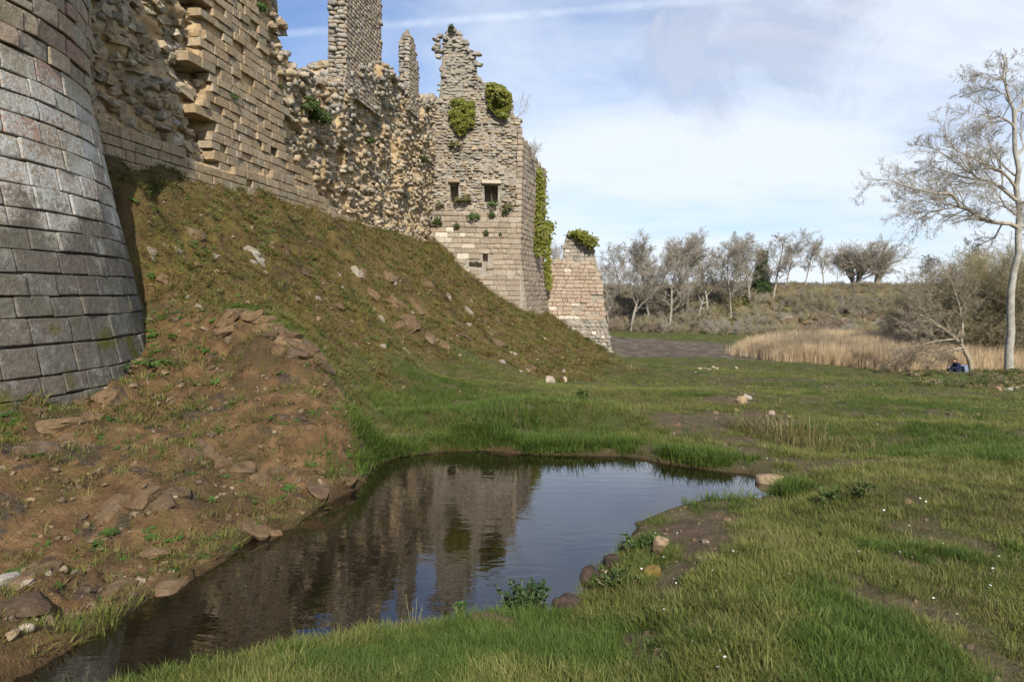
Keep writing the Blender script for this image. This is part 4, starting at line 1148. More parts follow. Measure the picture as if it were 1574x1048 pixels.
def build_daisies():
    V = [(0, 0, .05)]; F_ = []
    for k in range(8):
        a = k * math.pi / 4; V.append((.009 * math.cos(a), .009 * math.sin(a), .049))
    F_ = [(0, 1 + k, 1 + (k + 1) % 8) for k in range(8)]
    V += [(-.0008, 0, 0), (.0008, 0, 0), (0, 0, .05)]; F_.append((9, 10, 11))
    m = NT('daisy_petal'); m.done((.8, .8, .76), .7)
    x, y, r = polar_points(420, 2.6, 16, -12, 40, .8)
    bank, slope, patch, mud = soil_masks(x, y)
    keep = plant_ok(x, y) & (bank < .1) & (slope < .1) & (fbm(x * .7, y * .7, 0, 2, 141) > -.15)
    x, y, r = x[keep], y[keep], r[keep]
    s = rng.uniform(.5, .95, len(x))
    scatter('daisies', np.c_[x, y, GZ(x, y)], euler_up(len(x), .25), np.c_[s, s, s], np.zeros(len(x)), [mesh('daisy', V, F_, m.m)], 'tiny white daisies dotted through the grass')
build_daisies()
def build_reeds():
    protos = []
    for i in range(5):
        me = tuft('reed_clump', 300 + i, 26, 1.25, .30, .022, .16, M_REED, 3)
        protos.append(me)
    R = [tuple(pixY(a, b, c)[:2]) for a, b, c in ((1128, 535, 43), (1150, 546, 39.5), (1210, 552, 37), (1300, 558, 35.5), (1400, 564, 34.5), (1480, 571, 34), (1574, 575, 34), (1640, 560, 40), (1574, 545, 50), (1400, 535, 52), (1250, 528, 52), (1170, 527, 49))]
    x = rng.uniform(8, 42, 26000); y = rng.uniform(33, 54, 26000)
    pdist = polydist(x, y, R) + .6 * fbm(x * .5, y * .5, 0, 3, 151)
    k = (pdist > 0) & (rng.random(len(x)) < smooth(pdist, -.2, .9))
    x, y, pdist = x[k], y[k], pdist[k]
    s = rng.uniform(.75, 1.15, len(x)) * (.6 + .4 * smooth(pdist, 0, 1.2))
    scatter('reeds', np.c_[x, y, GZ(x, y) - .02], euler_up(len(x), .06), np.c_[s * .9, s * .9, s], rng.integers(0, 5, len(x)), protos, 'dense bed of dry straw-coloured reeds on the moat floor')
build_reeds()

def build_pebbles():
    mats = [stone_material('bank_pebble', [(.15, .10, .058), (.22, .155, .09), (.11, .08, .055), (.27, .20, .125)]), stone_material('pale_pebble', [(.25, .20, .145), (.32, .265, .20), (.21, .165, .12)])]
    sh = [stone_shape('pebble', 700 + i, 3.2, 1, .16, mats[i // 4], False) for i in range(6)]
    x, y, r = polar_points(16000, 3.2, 32, -42, 38, .8)
    bank, slope, patch, mud = soil_masks(x, y)
    dens = .85 * bank + .45 * slope + .30 * smooth(patch, .2, .8)
    keep = (rng.random(len(x)) < dens) & plant_ok(x, y)
    x, y, r = x[keep], y[keep], r[keep]
    s = np.exp(rng.normal(-4.0, .65, len(x))) * (.75 + r / 14)
    s = np.clip(s, .006, np.where(r < 9, .05, .09))
    ii = np.where(rng.random(len(x)) < .06, 4 + rng.integers(0, 2, len(x)), rng.integers(0, 4, len(x)))
    scatter('pebbles', np.c_[x, y, GZ(x, y) + s * .12], euler_up(len(x), .5), np.c_[s * rng.uniform(.9, 1.6, len(s)), s, s * rng.uniform(.5, .9, len(s))], ii, sh, 'small stones and clods lying on the bare earth and slope')
build_pebbles()
# ------------------------------------------------------------------ bare trees
def bark_material(name, cols, rough=.9):
    m = NT(name); n = m.noise(3.5, 5, .65); n2 = m.noise(24, 4, .6)
    c = m.ramp(n, [(.3, cols[0]), (.5, cols[1]), (.7, cols[2])])
    c = m.mix(.5, c, m.ramp(n2, [(.3, (.6, .6, .6)), (.7, (1.25, 1.25, 1.25))]), 'MULTIPLY')
    m.bump(n2, .02, .6)
    return m.done(c, rough)
M_BARK = bark_material('grey_bark', [(.17, .15, .11), (.28, .25, .20), (.38, .35, .29)])
M_PALEBARK = bark_material('pale_bark', [(.20, .185, .14), (.33, .31, .26), (.42, .41, .36)])
M_TWIG = bark_material('twig_bark', [(.25, .215, .165), (.35, .31, .245), (.42, .38, .31)])
M_OLIVE = bark_material('olive_twig', [(.23, .20, .105), (.32, .28, .15), (.38, .335, .205)])
M_BROWN = bark_material('brown_twig', [(.20, .16, .11), (.29, .24, .17), (.36, .30, .22)])
class Tree:
    """branches grown level by level; level 0 is the trunk, the others the crown"""
    SIDES = (7, 5, 4, 3, 3, 3)
    def __init__(s, seed): s.r = random.Random(seed); s.g = np.random.default_rng(seed); s.tr = []; s.cr = []; s.q = {}
    @staticmethod
    def tube_list(L):
        Vs, Fs, off = [], [], 0
        for P, R, k in L:
            P = np.asarray(P, float); R = np.asarray(R, float)
            if P.ndim == 2: P = P[None]; R = R[None]
            m, n = P.shape[:2]
            T = np.gradient(P, axis=1); T /= np.linalg.norm(T, axis=2, keepdims=True) + 1e-9
            ref = np.where(np.abs(T[:, :1, 2:]) < .8, np.array([0.31, .22, .92]), np.array([.93, .31, .1]))
            A = np.cross(T, np.broadcast_to(ref, T.shape)); A /= np.linalg.norm(A, axis=2, keepdims=True) + 1e-9; B = np.cross(T, A)
            an = np.arange(k) * 2 * math.pi / k
            V = P[:, :, None] + R[:, :, None, None] * (A[:, :, None] * np.cos(an)[:, None] + B[:, :, None] * np.sin(an)[:, None])
            i = (np.arange(n - 1) * k)[:, None]; j = np.arange(k)[None]; j2 = (j + 1) % k
            f1 = np.stack([i + j, i + j2, i + k + j2, i + k + j], -1).reshape(1, -1, 4)
            Fs.append((f1 + (np.arange(m) * n * k)[:, None, None]).reshape(-1, 4) + off); Vs.append(V.reshape(-1, 3)); off += m * n * k
        return np.vstack(Vs), np.vstack(Fs)
    def grow(s, p, d, L, r, lev, cfg):
        s.q.setdefault(lev, []).append((np.array([p], float), np.array([d], float), np.array([L], float), np.array([r], float)))
    def _children(s, P, R, D, L, lev, cfg, n):
        """P (m,k+1,3): n side branches on each"""
        m, k1 = P.shape[:2]; k = k1 - 1; g = s.g
        f = cfg['start'][lev] + (1 - cfg['start'][lev]) * ((np.arange(n)[None] + g.random((m, n))) / n)
        q = np.minimum(f * k, k - 1e-3); i = q.astype(int); t = (q - i)[..., None]; rw = np.arange(m)[:, None]
        p = P[rw, i] * (1 - t) + P[rw, i + 1] * t
        r0 = R[rw, i] * (1 - t[..., 0]) + R[rw, i + 1] * t[..., 0]; d = D[rw, np.minimum(i + 1, k)]
        ang = (cfg['ang'][lev] * g.uniform(.7, 1.25, (m, n)))[..., None]; az = g.uniform(0, 6.283, (m, n))[..., None]
        a = np.cross(d, np.array([.3, .5, .8])); a /= np.linalg.norm(a, axis=-1, keepdims=True) + 1e-9; b = np.cross(d, a)
        nd = d * np.cos(ang) + (a * np.cos(az) + b * np.sin(az)) * np.sin(ang)
        ln = L[:, None] * cfg['len'][lev] * (1.15 - cfg.get('apical', .55) * f) * g.uniform(.65, 1.25, (m, n))
        s.q.setdefault(lev + 1, []).append((p.reshape(-1, 3), nd.reshape(-1, 3), ln.ravel(), np.maximum(r0 * cfg['rad'][lev], cfg['rmin']).ravel()))
    def sprout(s, P, R, D, L, lev, cfg):
        s._children(np.array([P]), np.array([R]), np.array([D]), np.array([L]), lev, cfg, max(1, int(cfg['n'][lev])))
    def run(s, cfg):
        for lev in range(cfg['levels'] + 1):
            if not s.q.get(lev): continue
            p, d, L, r = [np.concatenate(z) for z in zip(*s.q[lev])]; s.q[lev] = []
            d = d / np.linalg.norm(d, axis=1)[:, None]; k = cfg['seg'][lev]; P = [p]; D = [d]; w = cfg['wander'][lev]
            for i in range(k):
                d = d + s.g.normal(0, w, d.shape) + np.array([0, 0, cfg['up'][lev]]); d = d / np.linalg.norm(d, axis=1)[:, None]
                P.append(P[-1] + d * (L / k)[:, None]); D.append(d)
            P = np.stack(P, 1); D = np.stack(D, 1)
            R = r[:, None] * (1 - (1 - cfg['end'][lev]) * np.arange(k + 1) / k)[None]
            (s.tr if lev == 0 else s.cr).append((P, R, s.SIDES[lev]))
            if lev < cfg['levels']: s._children(P, R, D, L, lev, cfg, cfg['n'][lev])
    def meshes(s, nm, mt, mc):
        V, F_ = s.tube_list(s.tr); V2, F2 = s.tube_list(s.cr)
        return mesh(nm + '_trunk', V, F_, mt, True), mesh(nm + '_crown', V2, F2, mc, True)
CFG_GROVE = dict(levels=4, seg=[7, 5, 4, 2, 1], wander=[.05, .13, .18, .22, .25], up=[.02, .10, .08, .05, .03], end=[.25, .3, .35, .4, .4], n=[17, 9, 8, 6], start=[.26, .15, .15, .15], ang=[.6, .6, .65, .7], len=[.40, .5, .48, .5], rad=[.5, .55, .55, .6], rmin=.012, apical=.50)
CFG_OAK = dict(levels=4, seg=[4, 6, 5, 2, 1], wander=[.06, .16, .22, .25, .3], up=[.0, .07, .04, .03, .0], end=[.7, .25, .3, .35, .4], n=[9, 10, 7, 5], start=[.35, .2, .15, .1], ang=[.75, .6, .7, .7], len=[1.5, .42, .45, .5], rad=[.5, .55, .55, .6], rmin=.012, apical=.35)
CFG_THICK = dict(levels=4, seg=[6, 6, 4, 2, 1], wander=[.12, .16, .2, .25, .3], up=[.03, .05, .02, .0, .0], end=[.35, .3, .35, .4, .4], n=[14, 10, 7, 4], start=[.12, .12, .1, .1], ang=[.7, .65, .7, .7], len=[.55, .5, .45, .5], rad=[.45, .5, .55, .6], rmin=.006, apical=.5)
CFG_LIMB = dict(levels=4, seg=[6, 6, 4, 2, 1], wander=[.1, .13, .18, .22, .25], up=[.02, .02, .03, .03, .03], end=[.3, .3, .3, .4, .4], n=[11, 9, 6, 3], start=[.15, .10, .1, .1], ang=[.75, .62, .65, .7], len=[.5, .40, .46, .5], rad=[.5, .5, .55, .6], rmin=.0055, apical=.45)
def variant(nm, seed, cfg, H, r, mt=None, mc=None, stems=1, lean=0.0):
    t = Tree(seed)
    for k in range(stems):
        a = t.r.uniform(0, 6.283); sp = (0 if stems == 1 else .16 + .3 * t.r.random())
        h = H if cfg is not CFG_OAK else H * .3
        t.grow((math.cos(a) * sp * .4, math.sin(a) * sp * .4, -.25), (math.cos(a) * sp + lean, math.sin(a) * sp, 1), h * (1 if stems == 1 else t.r.uniform(.8, 1)), r * (1 if stems == 1 else .7), 0, cfg)
    t.run(cfg)
    return t.meshes(nm, mt or M_BARK, mc or M_TWIG)
GROVE = [variant('grove_tree', 400 + i, CFG_GROVE, 10.0, .13) for i in range(4)]
OAK = [variant('oak', 420, CFG_OAK, 8.0, .34), variant('oak', 425, CFG_OAK, 8.0, .2, stems=4)]
THICK = [variant('thicket', 440 + i, CFG_THICK, 5.0, .07, M_BROWN if i == 1 else M_OLIVE, M_BROWN if i == 1 else M_OLIVE, stems=3 + i) for i in range(3)]
def mesh_top(me):
    co = np.empty(len(me.vertices) * 3, np.float32); me.vertices.foreach_get('co', co); return float(co[2::3].max())
def place_tree(vr, px, Y, py_top, label, rot, wid=1.0, group=None, name='bare_tree', cat='tree'):
    tm, cm = vr
    x = float(pixY(px, 470, Y)[0]); z = gz1(x, Y)
    top = float(pixY(px, py_top, Y)[2]); s = (top - z) / mesh_top(cm)
    o = thing(name, label, cat, (x, Y, z), group)
    o.rotation_euler = (0, 0, rot); o.scale = (s * wid, s * wid, s)
    obj('trunk', tm, o); obj('crown', cm, o)
    return o
G1 = 'bare trees along the far bluff'
for k, (px, Y, top, v, w, lab) in enumerate((
    (936, 86, 392, 1, .9, 'short slender bare tree directly right of the ruined far wall'),
    (970, 86, 356, 0, 1.25, 'tall bare tree, leftmost full crown of the grove beyond the far wall'),
    (1000, 88, 353, 2, 1.2, 'tall bare tree, second full crown of the grove beyond the far wall'),
    (1030, 86, 360, 3, 1.25, 'bare tree with a rounded crown left of the middle of the grove'),
    (1056, 90, 358, 1, 1.2, 'bare tree just left of the tallest crown in the grove'),
    (1088, 89, 345, 0, 1.3, 'tallest bare tree of the grove, with a reddish-grey twiggy crown'),
    (1124, 88, 360, 2, 1.3, 'bare tree just right of the tallest crown in the grove'),
    (1152, 92, 353, 3, 1.4, 'bare tree with a wide crown left of the ivy-clad tree'),
    (1188, 94, 350, 1, 1.5, 'bare tree spreading right behind the ivy-clad tree'))):
    place_tree(GROVE[v], px, Y, top, lab, k * 1.9 + .3, w * 1.2, G1)
for k, (px, Y, top, v, w, lab) in enumerate((
    (1236, 99, 361, 2, 1.3, 'thin bare tree, left of the slim pair on the bluff top'),
    (1264, 99, 359, 0, 1.35, 'thin bare tree, right of the slim pair on the bluff top'),
    (1284, 100, 388, 3, 1.3, 'small crooked bare tree between the slim pair and the oaks'),
    (1420, 100, 395, 1, 2.0, 'low bare tree half hidden behind the right-hand thicket'),
    (1505, 100, 378, 2, 2.0, 'bare tree far behind the thicket at the right edge'))):
    place_tree(GROVE[v], px, Y, top, lab, k * 2.3 + 1, w, G1)
for k, (px, Y, top, v, w, lab) in enumerate((
    (954, 96, 372, 3, 1.2, 'bare tree in the back row, first right of the far wall'),
    (985, 98, 370, 1, 1.2, 'bare tree in the back row between the two leftmost tall crowns'),
    (1014, 97, 368, 0, 1.2, 'bare tree in the back row behind the third tall crown'),
    (1044, 99, 368, 2, 1.2, 'bare tree in the back row left of the tallest crown'),
    (1072, 98, 362, 3, 1.1, 'bare tree in the back row touching the left of the tallest crown'),
    (1106, 98, 366, 1, 1.2, 'bare tree in the back row touching the right of the tallest crown'),
    (1138, 99, 364, 0, 1.2, 'bare tree in the back row before the ivy-clad tree'),
    (1208, 99, 366, 2, 1.3, 'bare tree at the right end of the grove, beyond the ivy-clad tree'))):
    place_tree(GROVE[v], px, Y, top, lab, k * 2.7 + 2, w * 1.25, G1)
place_tree(OAK[1], 1311, 102, 368, 'many-stemmed bare oak, left of the two broad oaks on the bluff', .4, 1.25, G1, 'bare_oak')
place_tree(OAK[0], 1346, 102, 357, 'broad round-crowned bare oak, right of the two oaks on the bluff', 2.0, 1.3, G1, 'bare_oak')
# pale dead sapling at the foot of the bluff
def dead_tree():
    t = Tree(5); Y = 88.0; x = float(pixY(1077, 470, Y)[0]); z = gz1(x, Y)
    A = [(1074, 494), (1075, 480), (1079, 467), (1075, 458), (1073, 452)]; B = [(1079, 467), (1086, 464), (1091, 463)]; C2 = [(1077, 473), (1083, 476), (1089, 473)]; D2 = [(1079, 467), (1082, 459), (1081, 455)]
    o = thing('dead_tree', 'small pale dead tree standing alone at the foot of the bluff', 'tree', (x, Y, z))
    for i, L in enumerate((A, B, C2, D2)):
        P = [pixY(a, b, Y) - np.array([x, Y, z]) for a, b in L]
        if i == 0: P[0][2] = -.2
        R = np.linspace(.11 if i == 0 else .07, .03, len(P)); (t.tr if i == 0 else t.cr).append((P, R, 5))
    m1, m2 = t.meshes('dead', M_PALEBARK, M_PALEBARK)
    obj('trunk', m1, o); obj('branch', m2, o)
dead_tree()
# ---- the tall bare tree at the right edge: limbs laid out along their measured courses, twigs grown on them
def big_tree():
    t = Tree(77); Y0 = 31.5
    base = pixY(1549, 572, Y0); base[2] = gz1(base[0], base[1])
    o = thing('tall_bare_tree', 'tall pale-barked bare tree with long limbs reaching left, at the right edge', 'tree', tuple(base))
    def limb(pts, r0, r1, trunk=False, lev=0, cfg=CFG_LIMB, n=None, dy=0.0):
        P = []
        for i, (a, b) in enumerate(pts):
            P.append(pixY(a, b, Y0 + dy * i / max(1, len(pts) - 1)) - base)
        if trunk: P[0][2] = -.3
        Q = []                                            # smooth the course
        for i in range(len(P) - 1):
            for f in (0, .5): 
                p = P[i] * (1 - f) + P[i + 1] * f
                Q.append(p + (np.array([t.r.gauss(0, .05), t.r.gauss(0, .05), t.r.gauss(0, .05)]) if f else 0))
        Q.append(P[-1])
        D = [Q[1] - Q[0]] + [Q[i] - Q[i - 1] for i in range(1, len(Q))]; D = [d / np.linalg.norm(d) for d in D]
        R = list(np.linspace(r0, r1, len(Q)))
        (t.tr if trunk else t.cr).append((Q, R, 8 if trunk else 6))
        L = sum(np.linalg.norm(Q[i + 1] - Q[i]) for i in range(len(Q) - 1))
        c = dict(cfg)
        if trunk: return
        c['n'] = list(cfg['n']); c['n'][0] = n or int(L * 2.6) + 4
        c['len'] = list(cfg['len']); c['len'][0] = min(.5, 1.7 / L)
        t.sprout(Q, R, D, L, 0, c)
    limb([(1549, 576), (1551, 540), (1553, 480), (1558, 420), (1565, 360), (1562, 290), (1560, 232), (1559, 183), (1552, 154), (1542, 117), (1541, 84)], .195, .03, True)
    limb([(1564, 350), (1537, 343), (1500, 331), (1474, 318), (1463, 298), (1426, 295), (1383, 283), (1352, 276)], .10, .016, dy=-2.5)
    limb([(1474, 318), (1450, 322), (1425, 328), (1405, 345)], .045, .012, dy=-1)
    limb([(1463, 298), (1440, 308), (1412, 309), (1380, 318)], .04, .01, dy=-2)
    limb([(1562, 308), (1540, 289), (1517, 278), (1494, 266), (1477, 255), (1440, 230), (1405, 222)], .09, .014, dy=1.5)
    limb([(1562, 290), (1540, 263), (1523, 258), (1500, 246), (1470, 232), (1440, 208)], .07, .012, dy=-1.5)
    limb([(1517, 278), (1480, 272), (1450, 262), (1420, 252)], .05, .012, dy=2)
    limb([(1560, 200), (1549, 186), (1537, 180), (1512, 177), (1494, 180), (1470, 194)], .055, .010, dy=-1)
    limb([(1553, 160), (1546, 146), (1529, 134), (1500, 143), (1489, 146)], .04, .008, dy=1)
    limb([(1541, 118), (1537, 123), (1517, 114), (1494, 109)], .03, .008, dy=-.5)
    limb([(1552, 150), (1546, 120), (1548, 90)], .03, .008, n=10)
    limb([(1559, 183), (1572, 160), (1590, 130), (1600, 90)], .06, .012, dy=1)
    limb([(1562, 240), (1590, 215), (1630, 200), (1680, 180)], .07, .012, dy=1.5)
    limb([(1564, 320), (1600, 290), (1650, 280), (1720, 270)], .09, .015, dy=-1.5)
    limb([(1565, 350), (1590, 345), (1630, 350), (1690, 340)], .08, .015, dy=2)
    limb([(1540, 345), (1530, 365), (1515, 372), (1490, 380)], .04, .01, dy=1)
    limb([(1560, 270), (1530, 240), (1520, 215), (1500, 205)], .05, .01, dy=3)
    limb([(1560, 330), (1545, 318), (1535, 300), (1525, 305)], .05, .01, dy=-3)
    t.run(CFG_LIMB)
    m1, m2 = t.meshes('tall_tree', M_PALEBARK, M_TWIG)
    obj('trunk', m1, o); obj('crown', m2, o)
big_tree()
def leaning_tree():
    t = Tree(88); Y0 = 31.0
    base = pixY(1497, 574, Y0); base[2] = gz1(base[0], base[1])
    o = thing('leaning_tree', 'dark bare tree leaning left over the reeds beside the seated person', 'tree', tuple(base))
    def limb(pts, r0, r1, trunk=False, n=14, dy=0, ln=.35):
        P = [pixY(a, b, Y0 + dy * i / (len(pts) - 1)) - base for i, (a, b) in enumerate(pts)]
        if trunk: P[0][2] = -.3
        D = [P[1] - P[0]] + [P[i] - P[i - 1] for i in range(1, len(P))]; D = [d / np.linalg.norm(d) for d in D]
        R = list(np.linspace(r0, r1, len(P))); (t.tr if trunk else t.cr).append((P, R, 7))
        L = sum(np.linalg.norm(P[i + 1] - P[i]) for i in range(len(P) - 1))
        c = dict(CFG_THICK); c['n'] = [n, 9, 6, 4]; c['len'] = [ln, .5, .45, .5]; c['up'] = [0, -.02, 0, 0, 0]; c['start'] = [.25, .1, .1, .1]
        t.sprout(P, R, D, L, 0, c)
    limb([(1497, 576), (1490, 552), (1478, 530), (1462, 514), (1440, 498), (1420, 486), (1396, 480)], .12, .03, True, 18)
    limb([(1480, 534), (1460, 540), (1435, 545), (1405, 552), (1385, 556)], .05, .012, n=12, dy=-1)
    limb([(1470, 521), (1440, 524), (1415, 530), (1385, 534)], .045, .012, n=12, dy=-2)
    limb([(1462, 514), (1450, 490), (1430, 470), (1400, 455)], .05, .012, n=14, dy=1)
    limb([(1478, 530), (1480, 500), (1475, 470), (1465, 440), (1450, 410)], .06, .012, n=16, dy=1.5)
    c = dict(CFG_THICK); c['n'] = [14, 9, 6, 4]; c['up'] = [0, -.02, 0, 0, 0]; t.run(c)
    m1, m2 = t.meshes('leaning', M_BROWN, M_BROWN)
    obj('trunk', m1, o); obj('crown', m2, o)
leaning_tree()
G2 = 'thicket at the right edge of the moat'
for k, (px, Y, top, v, w, lab) in enumerate((
    (1400, 44, 415, 0, 1.0, 'olive twiggy thicket tree at the left end of the right-hand thicket'),
    (1435, 41, 395, 1, 1.0, 'brown twiggy thicket tree second from the left end of the right-hand thicket'),
    (1468, 40, 375, 2, 1.0, 'olive thicket tree right above the seated person'),
    (1505, 38, 362, 0, 1.05, 'tall olive thicket tree just left of the tall pale trunk'),
    (1535, 40, 352, 2, 1.0, 'tallest olive thicket tree, directly behind the tall pale trunk'),
    (1570, 37, 368, 1, 1.0, 'brown thicket tree at the right edge of the picture'),
    (1610, 38, 360, 0, 1.1, 'olive thicket tree just past the right edge of the tall trunk'),
    (1452, 45, 400, 0, 1.3, 'olive thicket tree in the back row behind the leaning tree'),
    (1520, 45, 372, 1, 1.35, 'brown thicket tree in the back row left of the tall pale trunk'),
    (1395, 48, 440, 2, 1.2, 'low olive thicket tree among the reeds at the thicket end'))):
    place_tree(THICK[v], px, Y, top, lab, k * 1.3, w, G2, 'thicket_tree')

# ------------------------------------------------------------------ leafy masses
M_IVY = leaf_material('ivy_leaf', [(.10, .12, .016), (.16, .17, .024), (.20, .20, .035), (.12, .14, .018)], .2, .5)
M_IVYD = leaf_material('dark_ivy_leaf', [(.022, .050, .012), (.04, .075, .016), (.06, .095, .022)], .2, .5)
M_SHRUB = leaf_material('shrub_leaf', [(.035, .065, .014), (.06, .095, .022), (.09, .115, .03)], .25, .6)
def leaves(P, N, size, mat, nm, droop=.3, asp=1.0):
    """one mesh of small leaves at the given points, facing roughly along the given normals"""
    n = len(P); N = N + rng.normal(0, .45, (n, 3)); N /= np.linalg.norm(N, axis=1)[:, None]
    A = np.cross(N, rng.normal(0, 1, (n, 3))); A /= np.linalg.norm(A, axis=1)[:, None] + 1e-9; B = np.cross(N, A)
    s = (size * rng.uniform(.6, 1.3, n))[:, None]
    V = np.stack([P - A * s * asp, P - B * s * .55, P + A * s * asp, P + B * s * .55 + N * s * .15], 1).reshape(-1, 3)
    Fq = np.arange(n * 4).reshape(-1, 4)
    return mesh(nm, V, Fq, mat, False, dict(rnd=np.repeat(rng.random(n), 4)))
def ivy_patch(name, label, pxpoly, Y, n, thick, size=.09, mat=None, plane=None):
    poly = [pixY(a, b, Y) for a, b in pxpoly] if plane is None else [plane(a, b) for a, b in pxpoly]
    poly = np.array(poly); c = poly.mean(0)
    lo = np.array(pxpoly).min(0); hi = np.array(pxpoly).max(0)
    q = rng.uniform(lo, hi, (n * 3, 2)); wob = 7 * fbm(q[:, 0] * .12, q[:, 1] * .12, 0, 4, 7)
    k = polydist(q[:, 0] + wob, q[:, 1] + wob, pxpoly)
    q = q[k > 0][:n]; k = k[k > 0][:n]
    P = np.array([(pixY(a, b, Y) if plane is None else plane(a, b)) for a, b in q])
    bulge = thick * smooth(k, 0, 12) * np.clip(.55 + .8 * fbm(P[:, 0] * 2.2, P[:, 2] * 2.2, 0, 3, 9), .1, 1.5) * rng.uniform(.5, 1.1, len(P))
    nrm = np.array([0, -1.0, 0]) if plane is None else np.array([WN[0], WN[1], 0])
    P = P + nrm * bulge[:, None]
    me = leaves(P - c, np.tile(nrm + np.array([.2, 0, .3]), (len(P), 1)), size, mat or M_IVY, name)
    o = obj(name, me, None, label, 'ivy', 'ivy on the ruins', 'thing'); o.location = c
    return o
ivy_patch('ivy', 'yellow-green heart-shaped ivy patch on the square tower below its spike', [(694, 158), (712, 152), (728, 156), (730, 172), (724, 190), (716, 206), (706, 208), (700, 198), (690, 186), (692, 170)], 33.86, 1500, .25)
ivy_patch('ivy', 'bushy ivy clump on the tower top, right of the masonry spike', [(748, 130), (760, 128), (772, 134), (784, 142), (786, 156), (782, 172), (778, 184), (766, 180), (756, 170), (750, 152)], 33.85, 1900, .5)
def qface(u0, u1, z0, z1): pass
def ivy_column(name, label, pts, n, spread, size=.10):
    """ivy hanging down a wall edge: pts are (px, py, distance, half width in metres)"""
    pts = np.array([list(pixY(a, b, c)) + [w] for a, b, c, w in pts]); c = pts[:, :3].mean(0)
    t = rng.uniform(0, len(pts) - 1.001, n); i = t.astype(int); f = (t - i)[:, None]
    P = pts[i, :3] * (1 - f) + pts[i + 1, :3] * f; w = pts[i, 3:4] * (1 - f) + pts[i + 1, 3:4] * f
    P = P + rng.normal(0, .5, (n, 3)) * w * np.array([1, .6, .5]) + np.array([0, -.22, 0])
    o = obj(name, leaves(P - c, np.tile([.3, -1, .2], (n, 1)), size, M_IVY, name), None, label, 'ivy', 'ivy on the ruins', 'thing'); o.location = c
ivy_column('ivy', 'long yellow-green ivy strip hanging down the far edge of the square tower', [(826, 262, 37.4, .32), (828, 300, 37.4, .42), (829, 340, 37.2, .38), (831, 372, 37.0, .4), (828, 392, 36.9, .2)], 1900, .4)
ivy_column('ivy', 'narrow ivy at the tower rear edge with a leafy tuft sticking out', [(842, 342, 40.6, .4), (841, 356, 40.6, .35), (841, 385, 40.4, .2), (842, 420, 40.2, .2), (844, 445, 40, .15)], 1000, .3)
ivy_column('ivy', 'ivy cap draped over the stub of the reddish far wall', [(880, 359, 40.9, .35), (893, 361, 40.5, .45), (903, 368, 40.4, .42), (910, 378, 40.4, .3)], 900, .4)
# ivy-clad tree on the bluff
def ivy_tree():
    o = place_tree(GROVE[1], 1168, 95, 372, 'evergreen ivy-clad tree, dark green among the bare grove', .9, .8, None, 'ivy_clad_tree')
    s = o.scale[2]; c = np.array(o.location); n = 4200
    h = rng.random(n) ** .8; z = (float(pixY(1168, 448, 95)[2]) - c[2]) + h * 5.6
    a = rng.uniform(0, 6.283, n); r = (1.35 - .8 * h + .35 * fbm(a * 1.5, h * 5, 0, 3, 3)) * np.sqrt(rng.uniform(.3, 1, n))
    P = np.c_[np.cos(a) * r, np.sin(a) * r, z]
    me = leaves(P / np.array(o.scale), np.c_[np.cos(a), np.sin(a), a * 0 + .4], .17 / s, M_IVYD, 'ivy_leaves')
    obj('ivy_leaves', me, o)
ivy_tree()
# wall plants
def clump_mesh(nm, seed, n, r, h, size, mat, asp=1.0):
    rg = np.random.default_rng(seed)
    d = rg.normal(0, 1, (n, 3)); d /= np.linalg.norm(d, axis=1)[:, None]; d[:, 2] = np.abs(d[:, 2])
    q = rg.uniform(.35, 1, n) ** .6
    P = d * q[:, None] * np.array([r, r, h]); P *= (1 + .3 * fbm(d[:, 0] * 2.2, d[:, 1] * 2.2, d[:, 2] * 2.2 + seed, 3, seed))[:, None]
    return leaves(P, d, size, mat, nm, asp=asp)
WP = [clump_mesh('wall_plant', 500, 260, .22, .30, .045, M_SHRUB), clump_mesh('wall_plant', 501, 260, .30, .22, .045, M_WEED), clump_mesh('wall_plant', 502, 220, .26, .24, .05, leaf_material('withered_leaf', [(.16, .13, .07), (.11, .12, .04), (.20, .16, .09)], .2))]
def wall_plant(px, py, s, v, label, on='wall'):
    if on == 'wall':
        p = wallpix(px, py); p = p + np.array([WN[0], WN[1], 0]) * .02
    else: p = pixY(px, py, 33.93)
    o = obj('wall_plant', WP[v], None, label, 'plant', 'plants rooted in the old walls', 'thing'); o.location = p
    o.scale = (s, s, s); o.rotation_euler = (0, 0, px * .7)
for a in ((478, 172, 1.5, 0, 'larger green plant clump in the curtain wall above a projecting stone'), (492, 184, 1.2, 1, 'green plant just right of the larger clump in the curtain wall'), (502, 190, .8, 0, 'small dark plant right of the two green clumps in the curtain wall'),
          (538, 190, .8, 0, 'dark plant on the curtain wall above the deep hole'), (568, 220, .9, 0, 'small plant right of the deep hole in the curtain wall'), (650, 248, 1.1, 0, 'green plant on the curtain wall near the square tower'),
          (398, 14, .7, 1, 'green tuft at the top right edge of the squared facing'), (357, 152, .45, 1, 'small green tuft in the joints of the squared facing'), (430, 137, .4, 0, 'tiny dark plant at the right edge of the squared facing'), (617, 85, .0001, 2, '') ):
    if a[4]: wall_plant(*a)
